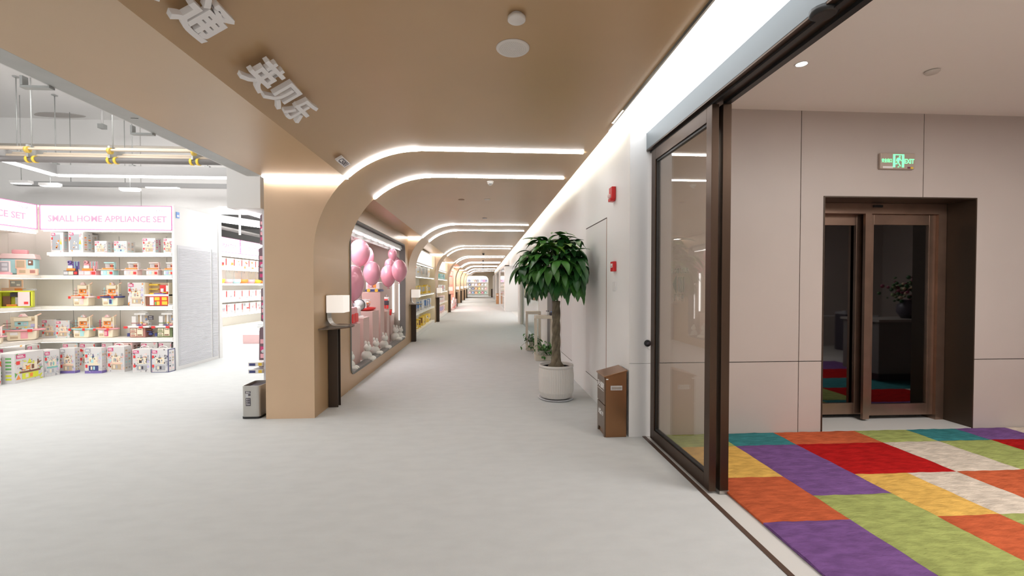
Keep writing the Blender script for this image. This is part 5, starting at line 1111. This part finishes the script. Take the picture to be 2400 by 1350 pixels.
# frame stands with ivy
cream = M('stand_cream', (.62, .57, .47), .5)
def stand(label, x, y, w, d, h):
    t = thing('frame_stand', label, 'plant stand', (x, y, 0), 0, 'cream frame stands by the wall')
    b = MB(); s = .035
    for yy in (0, d-s):
        b.box((0, yy, .10), (s, yy+s, h-.06)).box((w-s, yy, .10), (w, yy+s, h-.06))
    b.box((0, 0, h-.06), (w, d, h)).box((0, 0, 0), (w, d, .10)).build('frame', cream, t, .004)
    MB().box((.07, .04, .10), (w-.07, d-.04, .188)).build('planter', M('planter', (.5, .48, .42), .5), t, .006)
    return t
def ivy(label, x, y, w, d, seed):
    t = thing('trailing_plant', label, 'plant', (x, y, .19), 0, 'leafy plants in the stands'); r = random.Random(seed); b = MB(); bs = MB()
    for i in range(60):
        o = Vector((r.uniform(-w, w)*.5, r.uniform(-d, d)*.5, 0)); dr = Vector((r.uniform(-1, 1), r.uniform(-1, .6), r.uniform(.2, 1.3))).normalized(); L = r.uniform(.06, .20)
        e = o+dr*L; 
        if r.random() < .25: e = o+Vector((dr.x*.2, -.12-r.random()*.05, r.uniform(-.12, .02)))
        bs.tube([o, (o+e)/2+Vector((0, 0, .02)), e], .0025, 4); b.m(r.choice([g1, g2, g2])); leaflet(b, e, Vector((r.uniform(-1, 1), r.uniform(-1, .5), r.uniform(-.3, .3))), r.uniform(.06, .10), .026, 1.5)
    b.build('foliage', None, t); bs.build('stems', M('stem_green'), t)
stand('cream metal frame stand nearer the white pot, small bottles on top', .985, 8.35, .345, .22, .86); ivy('leafy trailing plant in the nearer cream frame stand', 1.155, 8.45, .20, .10, 4)
stand('cream metal frame stand farther along the wall, empty top', .94, 9.66, .32, .22, .86); ivy('leafy plant in the farther cream frame stand', 1.08, 9.76, .2, .12, 9)
for i, (px, c, h) in enumerate([(1281, 'white', .065), (1285, 'silver', .06), (1292, 'dark', .05)]):
    t = thing('bottle', '%s small bottle on the nearer cream stand' % c, 'bottle', (fx(px, 8.42), 8.42, .86), 0, 'small bottles on the stand')
    MB().lathe([(.017 if i < 2 else .034, 0), (.017 if i < 2 else .034, h), (.008, h+.01)], (0, 0, 0), 12).build('bottle_body', C(c), t); MB().lathe([(.009, h+.01), (.009, h+.03)], (0, 0, 0), 8).build('cap', C('blue' if i == 2 else 'dark'), t)
struct(MB().box((XR-.02, 8.75, 0), (XR-.001, 9.4, 1.55)).build('trim_21', M('dark_leaf', (.13, .13, .135), .5)))

# fire cabinet
fb = M('cabinet_copper', (.30, .155, .075), .25, .75); fbd = M('cabinet_front', (.20, .14, .10), .25, .75)
t = thing('fire_cabinet', 'brown metallic fire extinguisher cabinet with sloped lid and Chinese lettering', 'cabinet', (1.155, 4.115, 0))
W_, D_ = .20, .27
b = MB(); b.prism([(0, 0), (W_, 0), (W_, .625), (0, .575)], 0, D_, 'y'); b.build('body', fb, t, .003)
MB().prism([(-.02, .570), (W_+.006, .628), (W_+.006, .640), (-.02, .582)], -.01, D_+.01, 'y').build('lid', fb, t, .002)
MB().box((-.012, .006, .31), (0, D_-.006, .565)).build('door', fbd, t, .002); MB().prism([(.006, .302), (D_-.006, .302), (D_-.006, .0), (D_-.03, .0), (D_-.06, .055), (.06, .055), (.03, .0), (.006, .0)], -.012, 0, 'x').build('door', fbd, t, .002)
Xf = Matrix(((0, 0, -1, -.0125), (-1, 0, 0, D_/2), (0, 1, 0, 0), (0, 0, 0, 1)))
MB().text('灭火器箱', .062, .0004, dec, Xf @ Matrix.Translation((0, .475, 0)), .0012, xs=.92).build('lettering', None, t); MB().text('火警:119', .058, .0004, dec, Xf @ Matrix.Translation((0, .205, 0)), .0012, xs=.8).m(dec).box((-.0135, .03, .43), (-.0125, D_-.03, .434)).build('lettering', None, t)
MB().m('silver').box((.045, -.010, .45), (.155, 0, .492)).m(steel).box((.052, -.006, .456), (.148, -.0105, .486)).build('recessed_handle', None, t, .002); MB().box((.0, -.0105, .55), (.02, -.009, .56)).build('lid_catch', C('white'), t)
# strobe, call point, switch, door sensor
redm = M('alarm_red', (.62, .012, .015), .35)
t = thing('alarm_strobe', 'red wrapped fire alarm strobe high on the white wall', 'fire alarm', (XR, 4.62, 2.40))
MB().box((-.045, -.055, -.06), (0, .055, .075)).build('body', redm, t, .008); MB().prism([(-.04, -.075), (.04, -.075), (.045, -.045), (-.045, -.045)], -.055, -.005, 'x').build('horn', redm, t); MB().ball((-.05, .0, -.02), .026, 12, 8).build('lamp', C('palepink'), t)
t = thing('call_point', 'small red fire call point box on the wall above the white plate', 'fire alarm', (XR, 4.59, 1.64)); MB().box((-.035, -.052, -.052), (0, .052, .052)).build('body', redm, t, .005); MB().box((-.037, -.03, -.01), (-.035, .03, .03)).m('dark').box((-.038, -.02, .0), (-.037, .02, .006)).build('window', 'white', t)
t = thing('switch_plate', 'white square switch plate below the red call point', 'switch', (XR, 4.60, 1.43)); MB().box((-.010, -.05, -.05), (0, .05, .05)).build('plate', M('switch_white', (.78, .78, .77), .4), t, .003); MB().box((-.013, -.035, -.035), (-.010, .035, .035)).build('rocker', M('switch_white'), t, .002)
t = thing('round_sensor', 'black round wall button with white wire beside the glass door', 'sensor', (1.555, YR-.012, .893)); b = MB(); b.X = Matrix.Rotation(math.pi/2, 4, 'X'); b.lathe([(.032, 0), (.032, .012), (.024, .016), (.001, .016)], (0, 0, 0), 24); b.build('housing', black, t)
b = MB(); b.X = Matrix.Rotation(math.pi/2, 4, 'X'); b.lathe([(.014, .016), (.014, .02), (.001, .02)], (0, 0, 0), 16); b.build('button', C('dark'), t); MB().tube([(0, -.004, -.03), (.015, -.004, -.055), (.04, -.004, -.062), (.07, -.004, -.04)], .0022, 6).build('wire', C('white'), t)

# ------------------------------------------------------------------ far right: bins and posts near the end
t = thing('far_bin', 'small orange-brown bin cabinet beside the far glass wall', 'cabinet', (.95, 33.2, 0)); MB().box((0, 0, 0), (.2, .3, .78)).build('body', M('far_orange', (.55, .28, .13), .4), t, .005); MB().box((.03, -.004, .62), (.17, 0, .70)).build('handle', C('white'), t)
t = thing('end_post_table', 'dark post table at the right of the corridor end', 'table', (.85, 50, 0)); MB().box((0, 0, 0), (.20, .1, .95)).build('post', postm, t); MB().box((-.03, -.1, .95), (.25, .2, .965)).build('table_top', tb_metal, t)

# ------------------------------------------------------------------ lobby things mirrored in the dark glass
t = thing('reception_counter', 'dark stone reception counter mirrored in the sliding door glass', 'counter', (5.75, 2.28, .024)); MB().box((.12, .04, 0), (2.2, .40, .12)).build('kick_base', C('dark'), t); MB().box((0, 0, .12), (2.3, .52, .88)).build('counter_body', M('counter_grey', (.16, .15, .145), .5), t); MB().box((-.03, -.03, .88), (2.33, .55, .915)).build('countertop', M('counter_top', (.3, .28, .26), .3), t)
t = thing('flower_vase', 'dark round vase of red flowers standing on the counter, mirrored in the glass', 'vase', (6.42, 2.56, .94)); MB().lathe([(.07, 0), (.13, .10), (.12, .2), (.06, .26), (.08, .28)], (0, 0, 0), 20).build('vase_body', C('dark'), t)
b = MB(); rv = random.Random(2)
for i in range(110):
    c = Vector((rv.gauss(0, .13), rv.gauss(0, .10), .43+rv.gauss(0, .08))); b.m(rv.choice([g1, g1, g1, 'olive', 'maroon', 'maroon', 'tan'])).ball(c, rv.uniform(.012, .032), 7, 5)
b.build('bouquet', None, t)
t = thing('lobby_bin', 'dark square bin by the lobby wall, mirrored in the glass', 'waste bin', (8.09, -.32, 0)); MB().box((-.2, -.15, 0), (.2, .15, .80)).build('body', C('dark'), t, .01); MB().prism([(-.15, .80), (.15, .80), (.15, .88), (-.15, .84)], -.2, .2, 'x').build('lid', C('grey'), t)
